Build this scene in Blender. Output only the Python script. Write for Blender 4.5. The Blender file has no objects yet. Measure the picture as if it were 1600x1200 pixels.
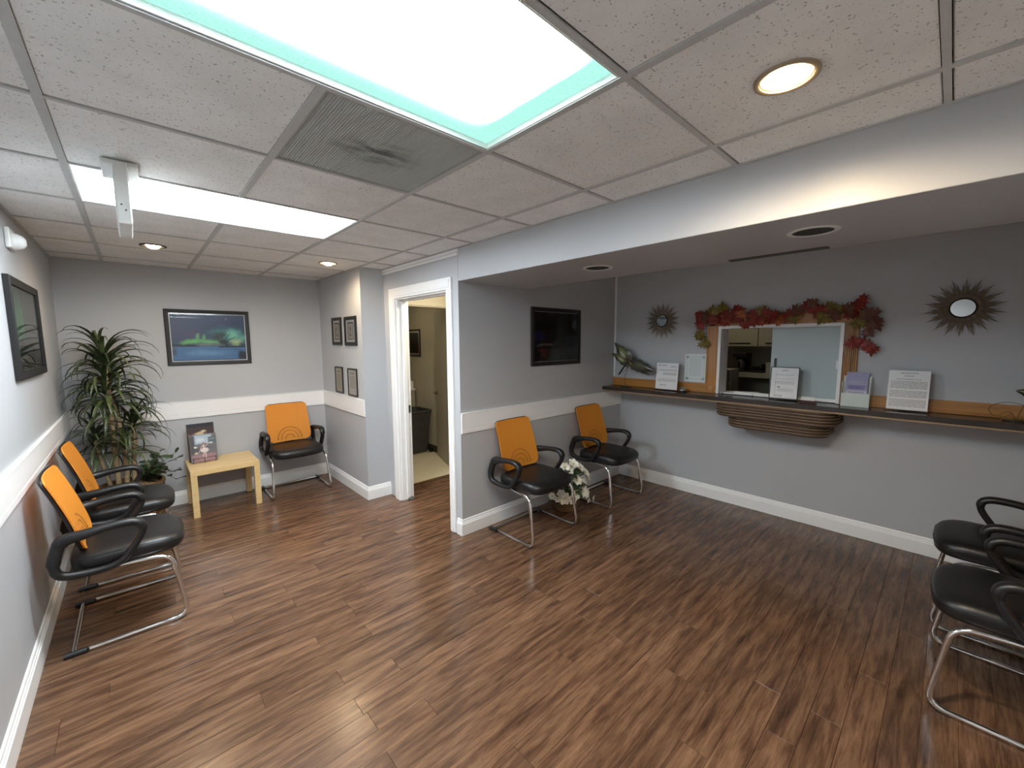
import bpy, bmesh, math, random
from mathutils import Vector, Matrix
random.seed(7)
SC = bpy.context.scene
COL = SC.collection
PI = math.pi

# ------------------------------------------------------------------ camera, world, exposure
CAM = Vector((0.7646, -0.6759, 1.6387))
RIGHT = Vector((0.7338221, -0.6793228, -0.0050757))
UP = Vector((0.07476, 0.0733271, 0.9945019))
FWD = Vector((0.6752156, 0.7301669, -0.1045952))
cd = bpy.data.cameras.new('camera')
cam = bpy.data.objects.new('camera', cd)
COL.objects.link(cam)
m = Matrix.Identity(4)
for i in range(3):
    m[i][0], m[i][1], m[i][2], m[i][3] = RIGHT[i], UP[i], -FWD[i], CAM[i]
cam.matrix_world = m
cd.sensor_fit = 'HORIZONTAL'
cd.sensor_width = 36.0
cd.lens = 635.34 / 1600 * 36
cd.clip_start = 0.02
SC.camera = cam

w = bpy.data.worlds.new('world')
SC.world = w
w.use_nodes = True
w.node_tree.nodes['Background'].inputs[0].default_value = (0.5, 0.55, 0.6, 1)
w.node_tree.nodes['Background'].inputs[1].default_value = 0.0
SC.view_settings.view_transform = 'Standard'
SC.view_settings.look = 'None'
SC.view_settings.gamma = 1.0
SC.view_settings.use_curve_mapping = False
SC.view_settings.exposure = 1.68
SC.cycles.max_bounces = 10
SC.cycles.diffuse_bounces = 6
SC.cycles.transparent_max_bounces = 16
SC.cycles.caustics_reflective = False
SC.cycles.caustics_refractive = False
SC.cycles.sample_clamp_indirect = 6.0
TUBE = 9.0          # brightness of the fluorescent tubes behind the lenses
CAN = 8.0           # watts of a recessed spot

# ------------------------------------------------------------------ room dimensions (metres)
H = 2.370
XL, YB, XP, YF, XD, YP = 0.288, 4.571, 2.449, 3.355, 2.696, 2.039
XR, XRL, XS, ZS = 4.926, 5.075, 3.472, 2.117
YW = -1.36
CT = 1.118          # counter top height
T = 0.6096          # ceiling module

# ------------------------------------------------------------------ materials
def newmat(name):
    mt = bpy.data.materials.new(name)
    mt.use_nodes = True
    nt = mt.node_tree
    return mt, nt, nt.nodes['Principled BSDF']

def N(nt, kind, **kw):
    n = nt.nodes.new(kind)
    for k, v in kw.items():
        setattr(n, k, v)
    return n

def mathn(nt, op, a, b=None, c=None):
    n = N(nt, 'ShaderNodeMath', operation=op)
    for i, v in enumerate((a, b, c)):
        if v is None:
            continue
        if isinstance(v, (int, float)):
            n.inputs[i].default_value = v
        else:
            nt.links.new(v, n.inputs[i])
    return n.outputs[0]

def mixc(nt, fac, a, b):
    n = N(nt, 'ShaderNodeMix', data_type='RGBA')
    for s, v in ((0, fac), (6, a), (7, b)):
        if isinstance(v, (int, float)):
            n.inputs[s].default_value = v
        elif isinstance(v, tuple):
            n.inputs[s].default_value = (v + (1,))[:4]
        else:
            nt.links.new(v, n.inputs[s])
    return n.outputs[2]

def coords(nt, which='Object', scale=(1, 1, 1), loc=None):
    tc = N(nt, 'ShaderNodeTexCoord')
    mp = N(nt, 'ShaderNodeMapping')
    nt.links.new(tc.outputs[which], mp.inputs[0])
    mp.inputs['Scale'].default_value = scale
    if loc is not None:
        nt.links.new(loc, mp.inputs['Location'])
    return mp.outputs[0]

def noise(nt, vec, scale, detail=3, rough=0.55):
    n = N(nt, 'ShaderNodeTexNoise')
    nt.links.new(vec, n.inputs['Vector'])
    n.inputs['Scale'].default_value = scale
    n.inputs['Detail'].default_value = detail
    n.inputs['Roughness'].default_value = rough
    return n.outputs['Fac']

def ramp(nt, fac, stops):
    r = N(nt, 'ShaderNodeValToRGB')
    nt.links.new(fac, r.inputs[0])
    el = r.color_ramp.elements
    while len(el) < len(stops):
        el.new(0.5)
    for e, (p, c) in zip(el, stops):
        e.position = p
        e.color = (c + (1,))[:4] if isinstance(c, tuple) else (c, c, c, 1)
    return r.outputs[0]

def bump(nt, bsdf, h, strength=0.3, dist=0.002):
    b = N(nt, 'ShaderNodeBump')
    b.inputs['Strength'].default_value = strength
    b.inputs['Distance'].default_value = dist
    nt.links.new(h, b.inputs['Height'])
    nt.links.new(b.outputs[0], bsdf.inputs['Normal'])

def simple(name, col, rough=0.5, metal=0.0, var=0.08, scale=30, bumps=0.0, coat=0.0, stretch=(1, 1, 1)):
    mt, nt, b = newmat(name)
    v = coords(nt, 'Object', stretch)
    f = noise(nt, v, scale)
    lo = tuple(c * (1 - var) for c in col)
    hi = tuple(min(1, c * (1 + var)) for c in col)
    nt.links.new(ramp(nt, f, [(0.3, lo), (0.7, hi)]), b.inputs['Base Color'])
    b.inputs['Roughness'].default_value = rough
    b.inputs['Metallic'].default_value = metal
    b.inputs['Coat Weight'].default_value = coat
    b.inputs['Coat Roughness'].default_value = 0.1
    if bumps:
        bump(nt, b, f, bumps)
    return mt

def wallpaint(name, col):
    mt, nt, b = newmat(name)
    v = coords(nt, 'Object')
    big = noise(nt, v, 1.3, 2)
    fine = noise(nt, v, 160, 3)
    nt.links.new(ramp(nt, big, [(0.3, tuple(c * 0.965 for c in col)), (0.7, tuple(c * 1.03 for c in col))]), b.inputs['Base Color'])
    b.inputs['Roughness'].default_value = 0.42
    b.inputs['Specular IOR Level'].default_value = 0.4
    bump(nt, b, fine, 0.22, 0.0015)
    return mt

def emission(name, col, strength):
    mt, nt, b = newmat(name)
    b.inputs['Base Color'].default_value = (0.8, 0.8, 0.8, 1)
    b.inputs['Emission Color'].default_value = col + (1,)
    b.inputs['Emission Strength'].default_value = strength
    return mt

M = {}
M['wall'] = wallpaint('grey_wall_paint', (0.470, 0.480, 0.500))
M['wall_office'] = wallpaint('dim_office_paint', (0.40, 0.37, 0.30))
M['wall_beige'] = wallpaint('beige_utility_paint', (0.50, 0.46, 0.36))
M['white'] = simple('white_gloss_trim', (0.87, 0.87, 0.87), 0.35, var=0.008, scale=6)
M['white_plastic'] = simple('white_plastic', (0.74, 0.75, 0.72), 0.35, var=0.03)
M['tee'] = simple('ceiling_grid_paint', (0.50, 0.51, 0.50), 0.5, var=0.05)
M['black'] = simple('black_plastic', (0.009, 0.009, 0.010), 0.40, var=0.2, scale=200)
M['leather'] = simple('black_leatherette', (0.007, 0.007, 0.0075), 0.40, var=0.25, scale=140, bumps=0.25)
M['frameblack'] = simple('black_frame_lacquer', (0.006, 0.0055, 0.0055), 0.5, var=0.2, scale=60)
M['chrome'] = simple('chrome', (0.82, 0.82, 0.82), 0.12, 1.0, var=0.03)
M['oak'] = simple('honey_oak', (0.40, 0.175, 0.035), 0.35, var=0.22, scale=14, coat=0.3, stretch=(1, 0.2, 4))
M['oakv'] = simple('honey_oak_upright', (0.40, 0.175, 0.035), 0.35, var=0.22, scale=14, coat=0.3, stretch=(1, 4, 0.2))
M['birch'] = simple('birch_veneer', (0.72, 0.52, 0.25), 0.4, var=0.08, scale=10, stretch=(0.6, 5, 5))
M['darkwood'] = simple('dark_counter_laminate', (0.030, 0.023, 0.021), 0.22, var=0.3, scale=9, stretch=(6, 0.6, 1))
M['bronze'] = simple('bronze_edge', (0.34, 0.24, 0.15), 0.36, 0.3, var=0.12, scale=12)
M['midbrown'] = simple('brown_laminate_edge', (0.095, 0.060, 0.042), 0.35, 0.1, var=0.15, scale=12)
M['darkedge'] = simple('dark_bronze_edge', (0.022, 0.014, 0.011), 0.4, 0.2, var=0.2, scale=12)
M['paper'] = simple('white_paper', (0.78, 0.78, 0.77), 0.6, var=0.02)
M['greyplastic'] = simple('dark_grey_plastic', (0.055, 0.055, 0.052), 0.5, var=0.15)
M['tile_floor'] = simple('cream_vinyl_floor', (0.66, 0.60, 0.44), 0.35, var=0.05, scale=8)
M['rubber'] = simple('dark_brown_rubber', (0.05, 0.04, 0.035), 0.6)
M['ventgrey'] = simple('vent_grey', (0.36, 0.365, 0.345), 0.55, var=0.1, scale=8)
M['vent_dark'] = simple('vent_dark', (0.035, 0.036, 0.033), 0.8, var=0.3, scale=5)
M['mirror'] = simple('mirror_glass', (0.88, 0.90, 0.89), 0.02, 1.0, var=0.0)
M['spike'] = simple('aged_bronze_spikes', (0.21, 0.18, 0.145), 0.45, 0.35, var=0.3, scale=40)
M['wicker'] = simple('wicker', (0.17, 0.09, 0.035), 0.6, var=0.35, scale=60, bumps=0.6, stretch=(1, 1, 4))
M['petal'] = simple('ivory_petal', (0.88, 0.87, 0.78), 0.5, var=0.06, scale=60)
M['stamen'] = simple('pale_green_centre', (0.45, 0.50, 0.18), 0.6)
M['greenleaf'] = simple('dark_green_leaf', (0.028, 0.055, 0.020), 0.4, var=0.35, scale=25)
M['strapleaf'] = simple('dracaena_leaf', (0.028, 0.044, 0.015), 0.36, var=0.4, scale=12)
M['strapleaf2'] = simple('dracaena_leaf_light', (0.060, 0.082, 0.028), 0.38, var=0.35, scale=12)
M['trunk'] = simple('dracaena_trunk', (0.30, 0.22, 0.12), 0.7, var=0.35, scale=25, bumps=0.5, stretch=(1, 1, 6))
M['vine'] = simple('brown_vine', (0.05, 0.025, 0.015), 0.7, var=0.3)
M['leaf_r'] = simple('red_autumn_leaf', (0.21, 0.020, 0.012), 0.55, var=0.5, scale=25)
M['leaf_o'] = simple('olive_autumn_leaf', (0.17, 0.125, 0.022), 0.55, var=0.45, scale=25)
M['leaf_a'] = simple('orange_autumn_leaf', (0.32, 0.085, 0.02), 0.55, var=0.5, scale=25)
M['leaf_b'] = simple('brown_autumn_leaf', (0.11, 0.035, 0.018), 0.55, var=0.45, scale=25)
M['cabinet'] = simple('cream_cabinet', (0.42, 0.39, 0.31), 0.45, var=0.04)
M['brass'] = simple('aged_brass', (0.16, 0.11, 0.05), 0.35, 0.8, var=0.1)
M['canring'] = simple('beige_lamp_ring', (0.34, 0.26, 0.17), 0.4)
M['moss'] = simple('dry_moss', (0.20, 0.12, 0.06), 0.9, var=0.5, scale=40, bumps=0.8)
M['bulb'] = emission('warm_bulb', (1.0, 0.76, 0.46), 8.0)
M['steel'] = simple('brushed_steel', (0.40, 0.40, 0.39), 0.3, 0.9)
M['maroon'] = simple('maroon_plastic', (0.08, 0.02, 0.02), 0.35)

def glass_pane(name, tint=(1, 1, 1), rough=0.015):
    mt, nt, b = newmat(name)
    out = nt.nodes['Material Output']
    tr = N(nt, 'ShaderNodeBsdfTransparent')
    tr.inputs[0].default_value = tint + (1,)
    gl = N(nt, 'ShaderNodeBsdfGlossy')
    gl.inputs['Roughness'].default_value = rough
    fr = N(nt, 'ShaderNodeFresnel')
    fr.inputs[0].default_value = 1.33
    mx = N(nt, 'ShaderNodeMixShader')
    nt.links.new(fr.outputs[0], mx.inputs[0])
    nt.links.new(tr.outputs[0], mx.inputs[1])
    nt.links.new(gl.outputs[0], mx.inputs[2])
    nt.links.new(mx.outputs[0], out.inputs[0])
    return mt
M['glass'] = glass_pane('picture_glass')
M['acrylic'] = glass_pane('clear_acrylic', (1.0, 1.0, 1.0), 0.03)
mt, nt, b = newmat('cloudy_acrylic')
b.inputs['Base Color'].default_value = (0.80, 0.88, 0.84, 1); b.inputs['Roughness'].default_value = .15
tr = N(nt, 'ShaderNodeBsdfTransparent'); mx = N(nt, 'ShaderNodeMixShader'); mx.inputs[0].default_value = .62
nt.links.new(tr.outputs[0], mx.inputs[1]); nt.links.new(b.outputs[0], mx.inputs[2]); nt.links.new(mx.outputs[0], nt.nodes['Material Output'].inputs[0])
M['cloudy'] = mt

# frosted service-window glass
mt, nt, b = newmat('frosted_glass')
out = nt.nodes['Material Output']
v = coords(nt)
b.inputs['Base Color'].default_value = (0.62, 0.72, 0.74, 1)
b.inputs['Roughness'].default_value = 0.25
f = noise(nt, v, 220, 2)
bump(nt, b, f, 0.15, 0.001)
tl = N(nt, 'ShaderNodeBsdfTranslucent')
tl.inputs[0].default_value = (0.5, 0.58, 0.6, 1)
mx = N(nt, 'ShaderNodeMixShader')
mx.inputs[0].default_value = 0.3
nt.links.new(b.outputs[0], mx.inputs[1]); nt.links.new(tl.outputs[0], mx.inputs[2]); nt.links.new(mx.outputs[0], out.inputs[0])
M['frosted'] = mt

# see-through orange mesh cloth of the chair backs
mt, nt, b = newmat('orange_mesh_cloth')
out = nt.nodes['Material Output']
v = coords(nt)
f = noise(nt, v, 500, 1)
nt.links.new(ramp(nt, f, [(0.35, (0.86, 0.33, 0.03)), (0.65, (1.0, 0.48, 0.07))]), b.inputs['Base Color'])
b.inputs['Roughness'].default_value = 0.6
tl = N(nt, 'ShaderNodeBsdfTranslucent'); tl.inputs[0].default_value = (0.9, 0.33, 0.03, 1)
m1 = N(nt, 'ShaderNodeMixShader'); m1.inputs[0].default_value = 0.22
nt.links.new(b.outputs[0], m1.inputs[1]); nt.links.new(tl.outputs[0], m1.inputs[2])
tr = N(nt, 'ShaderNodeBsdfTransparent'); tr.inputs[0].default_value = (1, 0.82, 0.6, 1)
m2 = N(nt, 'ShaderNodeMixShader'); m2.inputs[0].default_value = 0.30
nt.links.new(m1.outputs[0], m2.inputs[1]); nt.links.new(tr.outputs[0], m2.inputs[2])
nt.links.new(m2.outputs[0], out.inputs[0])
M['orange'] = mt

M['orange_dark'] = simple('stretched_orange_cloth', (0.50, 0.17, 0.015), 0.6, var=0.1, scale=200)
# floor planks: grain runs along the plank (x), each plank its own tone
mt, nt, b = newmat('walnut_laminate')
oi = N(nt, 'ShaderNodeObjectInfo')
cm = N(nt, 'ShaderNodeCombineXYZ')
nt.links.new(mathn(nt, 'MULTIPLY', oi.outputs['Random'], 37.0), cm.inputs[0])
nt.links.new(mathn(nt, 'MULTIPLY', oi.outputs['Random'], 91.0), cm.inputs[1])
v1 = coords(nt, 'Object', (0.9, 8, 1), cm.outputs[0])
v2 = coords(nt, 'Object', (3.2, 42, 1), cm.outputs[0])
g1 = noise(nt, v1, 3.0, 5, 0.62)
g1.node.inputs['Distortion'].default_value = 0.35
g2 = noise(nt, v2, 2.6, 5, 0.65)
base = ramp(nt, g1, [(0.27, (0.038, 0.018, 0.011)), (0.42, (0.095, 0.048, 0.027)), (0.56, (0.155, 0.083, 0.046)), (0.74, (0.225, 0.128, 0.074))])
fine = ramp(nt, g2, [(0.28, 0.56), (0.5, 0.95), (0.74, 1.20)])
mul = N(nt, 'ShaderNodeMix', data_type='RGBA', blend_type='MULTIPLY')
mul.inputs[0].default_value = 1.0
nt.links.new(base, mul.inputs[6]); nt.links.new(fine, mul.inputs[7])
tone = N(nt, 'ShaderNodeHueSaturation')
nt.links.new(mul.outputs[2], tone.inputs['Color'])
nt.links.new(mathn(nt, 'ADD', mathn(nt, 'MULTIPLY', oi.outputs['Random'], 0.32), 0.84), tone.inputs['Value'])
nt.links.new(tone.outputs[0], b.inputs['Base Color'])
nt.links.new(ramp(nt, g2, [(0.3, 0.27), (0.7, 0.19)]), b.inputs['Roughness'])
b.inputs['Specular IOR Level'].default_value = 0.5
bump(nt, b, g2, 0.06, 0.001)
M['plank'] = mt
M['plank_edge'] = simple('plank_joint', (0.02, 0.009, 0.006), 0.6)

# mineral fibre ceiling tiles with pinholes and fissures
mt, nt, b = newmat('mineral_fibre_tile')
oi = N(nt, 'ShaderNodeObjectInfo')
cm = N(nt, 'ShaderNodeCombineXYZ')
nt.links.new(mathn(nt, 'MULTIPLY', oi.outputs['Random'], 53.0), cm.inputs[0])
v = coords(nt, 'Object', (1, 1, 1), cm.outputs[0])
vo = N(nt, 'ShaderNodeTexVoronoi')
nt.links.new(v, vo.inputs['Vector'])
vo.inputs['Scale'].default_value = 105
gate = noise(nt, v, 60, 2)
spot = mathn(nt, 'MULTIPLY', mathn(nt, 'LESS_THAN', vo.outputs['Distance'], 0.32), mathn(nt, 'GREATER_THAN', gate, 0.56))
fiss = mathn(nt, 'LESS_THAN', noise(nt, coords(nt, 'Object', (1, 1, 1), cm.outputs[0]), 150, 3), 0.335)
holes = mathn(nt, 'MAXIMUM', spot, fiss)
big = ramp(nt, noise(nt, v, 5, 3), [(0.3, (0.76, 0.76, 0.745)), (0.7, (0.86, 0.86, 0.845))])
nt.links.new(mixc(nt, mathn(nt, 'MULTIPLY', holes, 0.60), big, (0.22, 0.21, 0.19)), b.inputs['Base Color'])
b.inputs['Roughness'].default_value = 0.9
bump(nt, b, mathn(nt, 'SUBTRACT', noise(nt, v, 220, 2), holes), 0.25, 0.002)
M['tile'] = mt

# flat print: shapes laid over one another in UV space
def printmat(name, base, shapes, rough=0.5, coat=0.0):
    mt, nt, b = newmat(name)
    tc = N(nt, 'ShaderNodeTexCoord')
    uv = tc.outputs['UV']
    col = base
    for s in shapes:
        kind, cx, cy, hw, hh, c = s[:6]
        soft = s[6] if len(s) > 6 else 0.05
        rot = s[7] if len(s) > 7 else 0.0
        if kind == 'g':            # vertical blend: c = bottom colour, base = top colour
            sx = N(nt, 'ShaderNodeSeparateXYZ'); nt.links.new(uv, sx.inputs[0])
            mr = N(nt, 'ShaderNodeMapRange', interpolation_type='SMOOTHSTEP')
            nt.links.new(sx.outputs[1], mr.inputs[0])
            mr.inputs[1].default_value = cy - hh; mr.inputs[2].default_value = cy + hh
            mr.inputs[3].default_value = 1; mr.inputs[4].default_value = 0
            col = mixc(nt, mr.outputs[0], col, c)
            continue
        mp = N(nt, 'ShaderNodeMapping', vector_type='TEXTURE')
        nt.links.new(uv, mp.inputs[0])
        mp.inputs['Location'].default_value = (cx, cy, 0)
        mp.inputs['Rotation'].default_value = (0, 0, rot)
        mp.inputs['Scale'].default_value = (hw, hh, 1)
        vec = mp.outputs[0]
        if kind in ('w', 'wr'):     # wobbly edge
            nz = N(nt, 'ShaderNodeTexNoise'); nt.links.new(uv, nz.inputs['Vector'])
            nz.inputs['Scale'].default_value = 9; nz.inputs['Detail'].default_value = 4
            va = N(nt, 'ShaderNodeVectorMath', operation='MULTIPLY_ADD')
            nt.links.new(nz.outputs['Color'], va.inputs[0])
            va.inputs[1].default_value = (1.1, 1.1, 0); nt.links.new(vec, va.inputs[2])
            vb = N(nt, 'ShaderNodeVectorMath', operation='ADD'); nt.links.new(va.outputs[0], vb.inputs[0]); vb.inputs[1].default_value = (-0.55, -0.55, 0)
            vec = vb.outputs[0]
        sx = N(nt, 'ShaderNodeSeparateXYZ'); nt.links.new(vec, sx.inputs[0])
        if kind in ('e', 'w'):
            ln = N(nt, 'ShaderNodeVectorMath', operation='LENGTH'); nt.links.new(vec, ln.inputs[0])
            d = ln.outputs['Value']
        else:
            d = mathn(nt, 'MAXIMUM', mathn(nt, 'ABSOLUTE', sx.outputs[0]), mathn(nt, 'ABSOLUTE', sx.outputs[1]))
        mr = N(nt, 'ShaderNodeMapRange', interpolation_type='SMOOTHSTEP')
        nt.links.new(d, mr.inputs[0])
        mr.inputs[1].default_value = 1 - soft; mr.inputs[2].default_value = 1 + soft * 0.2 + 0.001
        mr.inputs[3].default_value = 1; mr.inputs[4].default_value = 0
        fac = mr.outputs[0]
        if kind == 't':             # block of text lines: rows number = s[8]
            rows = s[8]
            ph = mathn(nt, 'FRACT', mathn(nt, 'MULTIPLY', sx.outputs[1], rows / 2))
            fac = mathn(nt, 'MULTIPLY', fac, mathn(nt, 'GREATER_THAN', ph, 0.45))
            cx2 = N(nt, 'ShaderNodeCombineXYZ')
            nt.links.new(mathn(nt, 'MULTIPLY', sx.outputs[0], 14), cx2.inputs[0])
            nt.links.new(mathn(nt, 'FLOOR', mathn(nt, 'MULTIPLY', sx.outputs[1], rows / 2)), cx2.inputs[1])
            nz = N(nt, 'ShaderNodeTexNoise'); nt.links.new(cx2.outputs[0], nz.inputs['Vector']); nz.inputs['Scale'].default_value = 1.0
            fac = mathn(nt, 'MULTIPLY', fac, mathn(nt, 'GREATER_THAN', nz.outputs['Fac'], 0.42))
        col = mixc(nt, fac, col, c)
    if isinstance(col, tuple):
        b.inputs['Base Color'].default_value = col + (1,)
    else:
        nt.links.new(col, b.inputs['Base Color'])
    b.inputs['Roughness'].default_value = rough
    b.inputs['Coat Weight'].default_value = coat
    return mt

# ------------------------------------------------------------------ mesh helpers
class MB:
    def __init__(self):
        self.v, self.f, self.uv = [], [], {}
    def add(self, vs, fs):
        o = len(self.v)
        self.v += [tuple(p) for p in vs]
        self.f += [tuple(i + o for i in f) for f in fs]
        return self
    def box(self, x0, x1, y0, y1, z0, z1):
        vs = [(x, y, z) for x in (x0, x1) for y in (y0, y1) for z in (z0, z1)]
        return self.add(vs, [(0, 1, 3, 2), (4, 6, 7, 5), (0, 4, 5, 1), (2, 3, 7, 6), (0, 2, 6, 4), (1, 5, 7, 3)])
    def obox(self, c, ax, ay, az):
        c, ax, ay, az = Vector(c), Vector(ax), Vector(ay), Vector(az)
        vs = [c + ax * i + ay * j + az * k for i in (-1, 1) for j in (-1, 1) for k in (-1, 1)]
        return self.add(vs, [(0, 1, 3, 2), (4, 6, 7, 5), (0, 4, 5, 1), (2, 3, 7, 6), (0, 2, 6, 4), (1, 5, 7, 3)])
    def loft(self, rings, closed=True, caps=True, loop=False):
        n = len(rings[0])
        vs = [p for r in rings for p in r]
        fs = []
        k = len(rings)
        for i in range(k if loop else k - 1):
            a, b2 = i * n, ((i + 1) % k) * n
            for j in range(n if closed else n - 1):
                j2 = (j + 1) % n
                fs.append((a + j, a + j2, b2 + j2, b2 + j))
        if caps and closed and not loop:
            fs.append(tuple(range(n - 1, -1, -1)))
            fs.append(tuple((k - 1) * n + j for j in range(n)))
        return self.add(vs, fs)
    def tube(self, pts, r, seg=10, loop=False, rx=None, up=None):
        """sweep a circle (or an ellipse r x rx, rx along `up`) along pts"""
        pts = [Vector(p) for p in pts]
        k = len(pts)
        rings, prev = [], None
        for i in range(k):
            if loop:
                t = (pts[(i + 1) % k] - pts[i - 1]).normalized()
            else:
                t = (pts[min(i + 1, k - 1)] - pts[max(i - 1, 0)]).normalized()
            if up is not None:
                a = Vector(up)
            elif prev is None:
                a = Vector((0, 0, 1)) if abs(t.z) < 0.9 else Vector((1, 0, 0))
            else:
                a = prev
            a = (a - t * a.dot(t)).normalized()
            prev = a
            b2 = t.cross(a)
            rr = r[i] if isinstance(r, (list, tuple)) else r
            ra = rr if rx is None else (rx[i] if isinstance(rx, (list, tuple)) else rx)
            rings.append([pts[i] + a * ra * math.cos(2 * PI * j / seg) + b2 * rr * math.sin(2 * PI * j / seg) for j in range(seg)])
        return self.loft(rings, True, True, loop)
    def lathe(self, prof, c=(0, 0, 0), seg=24):
        rings = []
        for r, z in prof:
            rings.append([(c[0] + r * math.cos(2 * PI * j / seg), c[1] + r * math.sin(2 * PI * j / seg), c[2] + z) for j in range(seg)])
        ring_shape = prof[0][0] > 0 and prof[-1][0] > 0
        return self.loft(rings, True, False, ring_shape)
    def prism(self, poly, h0, h1, axis='z'):
        """poly: 2D points; axis: extrusion axis"""
        def P(a, b2, h):
            return {'z': (a, b2, h), 'y': (a, h, b2), 'x': (h, a, b2)}[axis]
        return self.loft([[P(a, b2, h0) for a, b2 in poly], [P(a, b2, h1) for a, b2 in poly]])
    def build(self, name, mat, parent=None, bevel=0, seg=2, smooth=False, loc=None):
        me = bpy.data.meshes.new(name)
        me.from_pydata(self.v, [], self.f)
        bm = bmesh.new(); bm.from_mesh(me)
        bmesh.ops.remove_doubles(bm, verts=bm.verts, dist=1e-6)
        bmesh.ops.recalc_face_normals(bm, faces=bm.faces)
        if bevel:
            ed = [e for e in bm.edges if len(e.link_faces) == 2 and e.calc_face_angle(0) > 0.6]
            bmesh.ops.bevel(bm, geom=ed, offset=bevel, segments=seg, affect='EDGES', profile=0.5)
        bm.to_mesh(me); bm.free()
        if smooth:
            for p in me.polygons:
                p.use_smooth = True
            if smooth != 2:
                try:
                    me.set_sharp_from_angle(angle=0.7)
                except Exception:
                    pass
        return link(name, me, mat, parent, loc)

def link(name, me, mat, parent=None, loc=None):
    o = bpy.data.objects.new(name, me)
    if mat is not None and not me.materials:
        me.materials.append(mat if not isinstance(mat, str) else M[mat])
    COL.objects.link(o)
    o.parent = parent
    if loc is not None:
        o.location = loc
    return o

def thing(name, label, cat, loc=(0, 0, 0), rz=0, group=None):
    o = bpy.data.objects.new(name, None)
    o.empty_display_size = 0.05
    COL.objects.link(o)
    o.location = loc; o.rotation_euler = (0, 0, rz)
    tag(o, label, cat, group)
    return o

def tag(o, label, cat, group=None):
    o['label'] = label; o['category'] = cat
    if group:
        o['group'] = group
    return o

def struct(o):
    o['kind'] = 'structure'
    return o

def dup(root, loc, rz, label, group=None):
    r = root.copy(); COL.objects.link(r)
    r.location = loc; r.rotation_euler = (0, 0, rz); r['label'] = label
    if group:
        r['group'] = group
    for ch in list(root.children):
        c = ch.copy(); COL.objects.link(c); c.parent = r
        for g in list(ch.children):
            d = g.copy(); COL.objects.link(d); d.parent = c
    return r

def slab(name, mat, p0, ux, uy, thick, parent=None):
    """flat printed board: face at p0..p0+ux+uy (UV 0..1), thickness goes behind the face"""
    p0, ux, uy = Vector(p0), Vector(ux), Vector(uy)
    n = ux.cross(uy).normalized() * -thick
    fr = [p0, p0 + ux, p0 + ux + uy, p0 + uy]
    vs = fr + [p + n for p in fr]
    me = bpy.data.meshes.new(name)
    me.from_pydata([tuple(p) for p in vs], [], [(0, 1, 2, 3), (7, 6, 5, 4), (0, 4, 5, 1), (1, 5, 6, 2), (2, 6, 7, 3), (3, 7, 4, 0)])
    ul = me.uv_layers.new(name='UVMap')
    uvs = [(0, 0), (1, 0), (1, 1), (0, 1)] * 2
    for lp in me.loops:
        ul.data[lp.index].uv = uvs[lp.vertex_index]
    return link(name, me, mat, parent)

def fillet(pts, r, n=6):
    pts = [Vector(p) for p in pts]
    out = [pts[0]]
    for i in range(1, len(pts) - 1):
        a, p, c = pts[i - 1], pts[i], pts[i + 1]
        u, v2 = (a - p), (c - p)
        rr = min(r, u.length * 0.49, v2.length * 0.49)
        s, e = p + u.normalized() * rr, p + v2.normalized() * rr
        for k in range(n + 1):
            t = k / n
            out.append(s * (1 - t) ** 2 + p * 2 * t * (1 - t) + e * t * t)
    out.append(pts[-1])
    return out

def spline(pts, n=6, loop=False):
    pts = [Vector(p) for p in pts]
    k = len(pts)
    out = []
    for i in range(k if loop else k - 1):
        g = (lambda j: pts[j % k]) if loop else (lambda j: pts[min(max(j, 0), k - 1)])
        p0, p1, p2, p3 = g(i - 1), g(i), g(i + 1), g(i + 2)
        for s in range(n):
            t = s / n
            out.append(0.5 * ((2 * p1) + (p2 - p0) * t + (2 * p0 - 5 * p1 + 4 * p2 - p3) * t * t + (3 * p1 - p0 - 3 * p2 + p3) * t ** 3))
    if not loop:
        out.append(pts[-1])
    return out

# ================================================================== STRUCTURE
# ---- floor and its planks
floor = struct(MB().box(0.19, 5.19, -1.46, 4.67, -0.06, -0.008).build('floor', 'plank_edge'))
PW, PLEN = 0.1115, 1.22
plank_cache = {}
def plank(x0, x1, y0, y1):
    key = (round(x1 - x0, 3), round(y1 - y0, 3))
    if key not in plank_cache:
        L, W = key
        me = MB().box(-L / 2 + .0006, L / 2 - .0006, -W / 2 + .0006, W / 2 - .0006, -0.008, 0)
        ob = me.build('plank', 'plank', floor, bevel=0.0005, seg=1)
        plank_cache[key] = ob
    else:
        ob = plank_cache[key].copy(); COL.objects.link(ob)
    ob.location = ((x0 + x1) / 2, (y0 + y1) / 2, 0)
row = 0
y = 0.863 - 20 * PW
while y < YB:
    y1 = min(y + PW, YB)
    ya = max(y, YW)
    if y1 - ya > 0.01:
        spans = []
        if ya < YP - 0.02:
            spans.append((XL, XRL))
        elif ya < YF - 0.02:
            spans.append((XL, 3.96))
        elif ya < 3.44:
            spans.append((XL, XP)); spans.append((XD + .11, 3.96))
        else:
            spans.append((XL, XP))
        y1c = min(y1, 3.466) if False else y1
        for a, c in spans:
            x = a - random.choice([0.12, 0.43, 0.67, 0.95, 1.1])
            if row == 20:
                x = 1.405 - 1.22
            while x < c:
                x0, x1 = max(x, a), min(x + PLEN, c)
                if x1 - x0 > 0.03:
                    plank(x0, x1, ya, y1)
                x += PLEN
    y = y1 if y + PW > YB else y + PW
    row += 1
utility_floor = struct(MB().box(XD + .11, 3.96, 3.466, 5.5, -0.02, 0.001).build('floor_utility', 'tile_floor'))
office_floor = struct(MB().box(5.19, 7.0, -1.46, 2.6, -0.06, 0.0).build('floor_office', 'rubber'))

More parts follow.
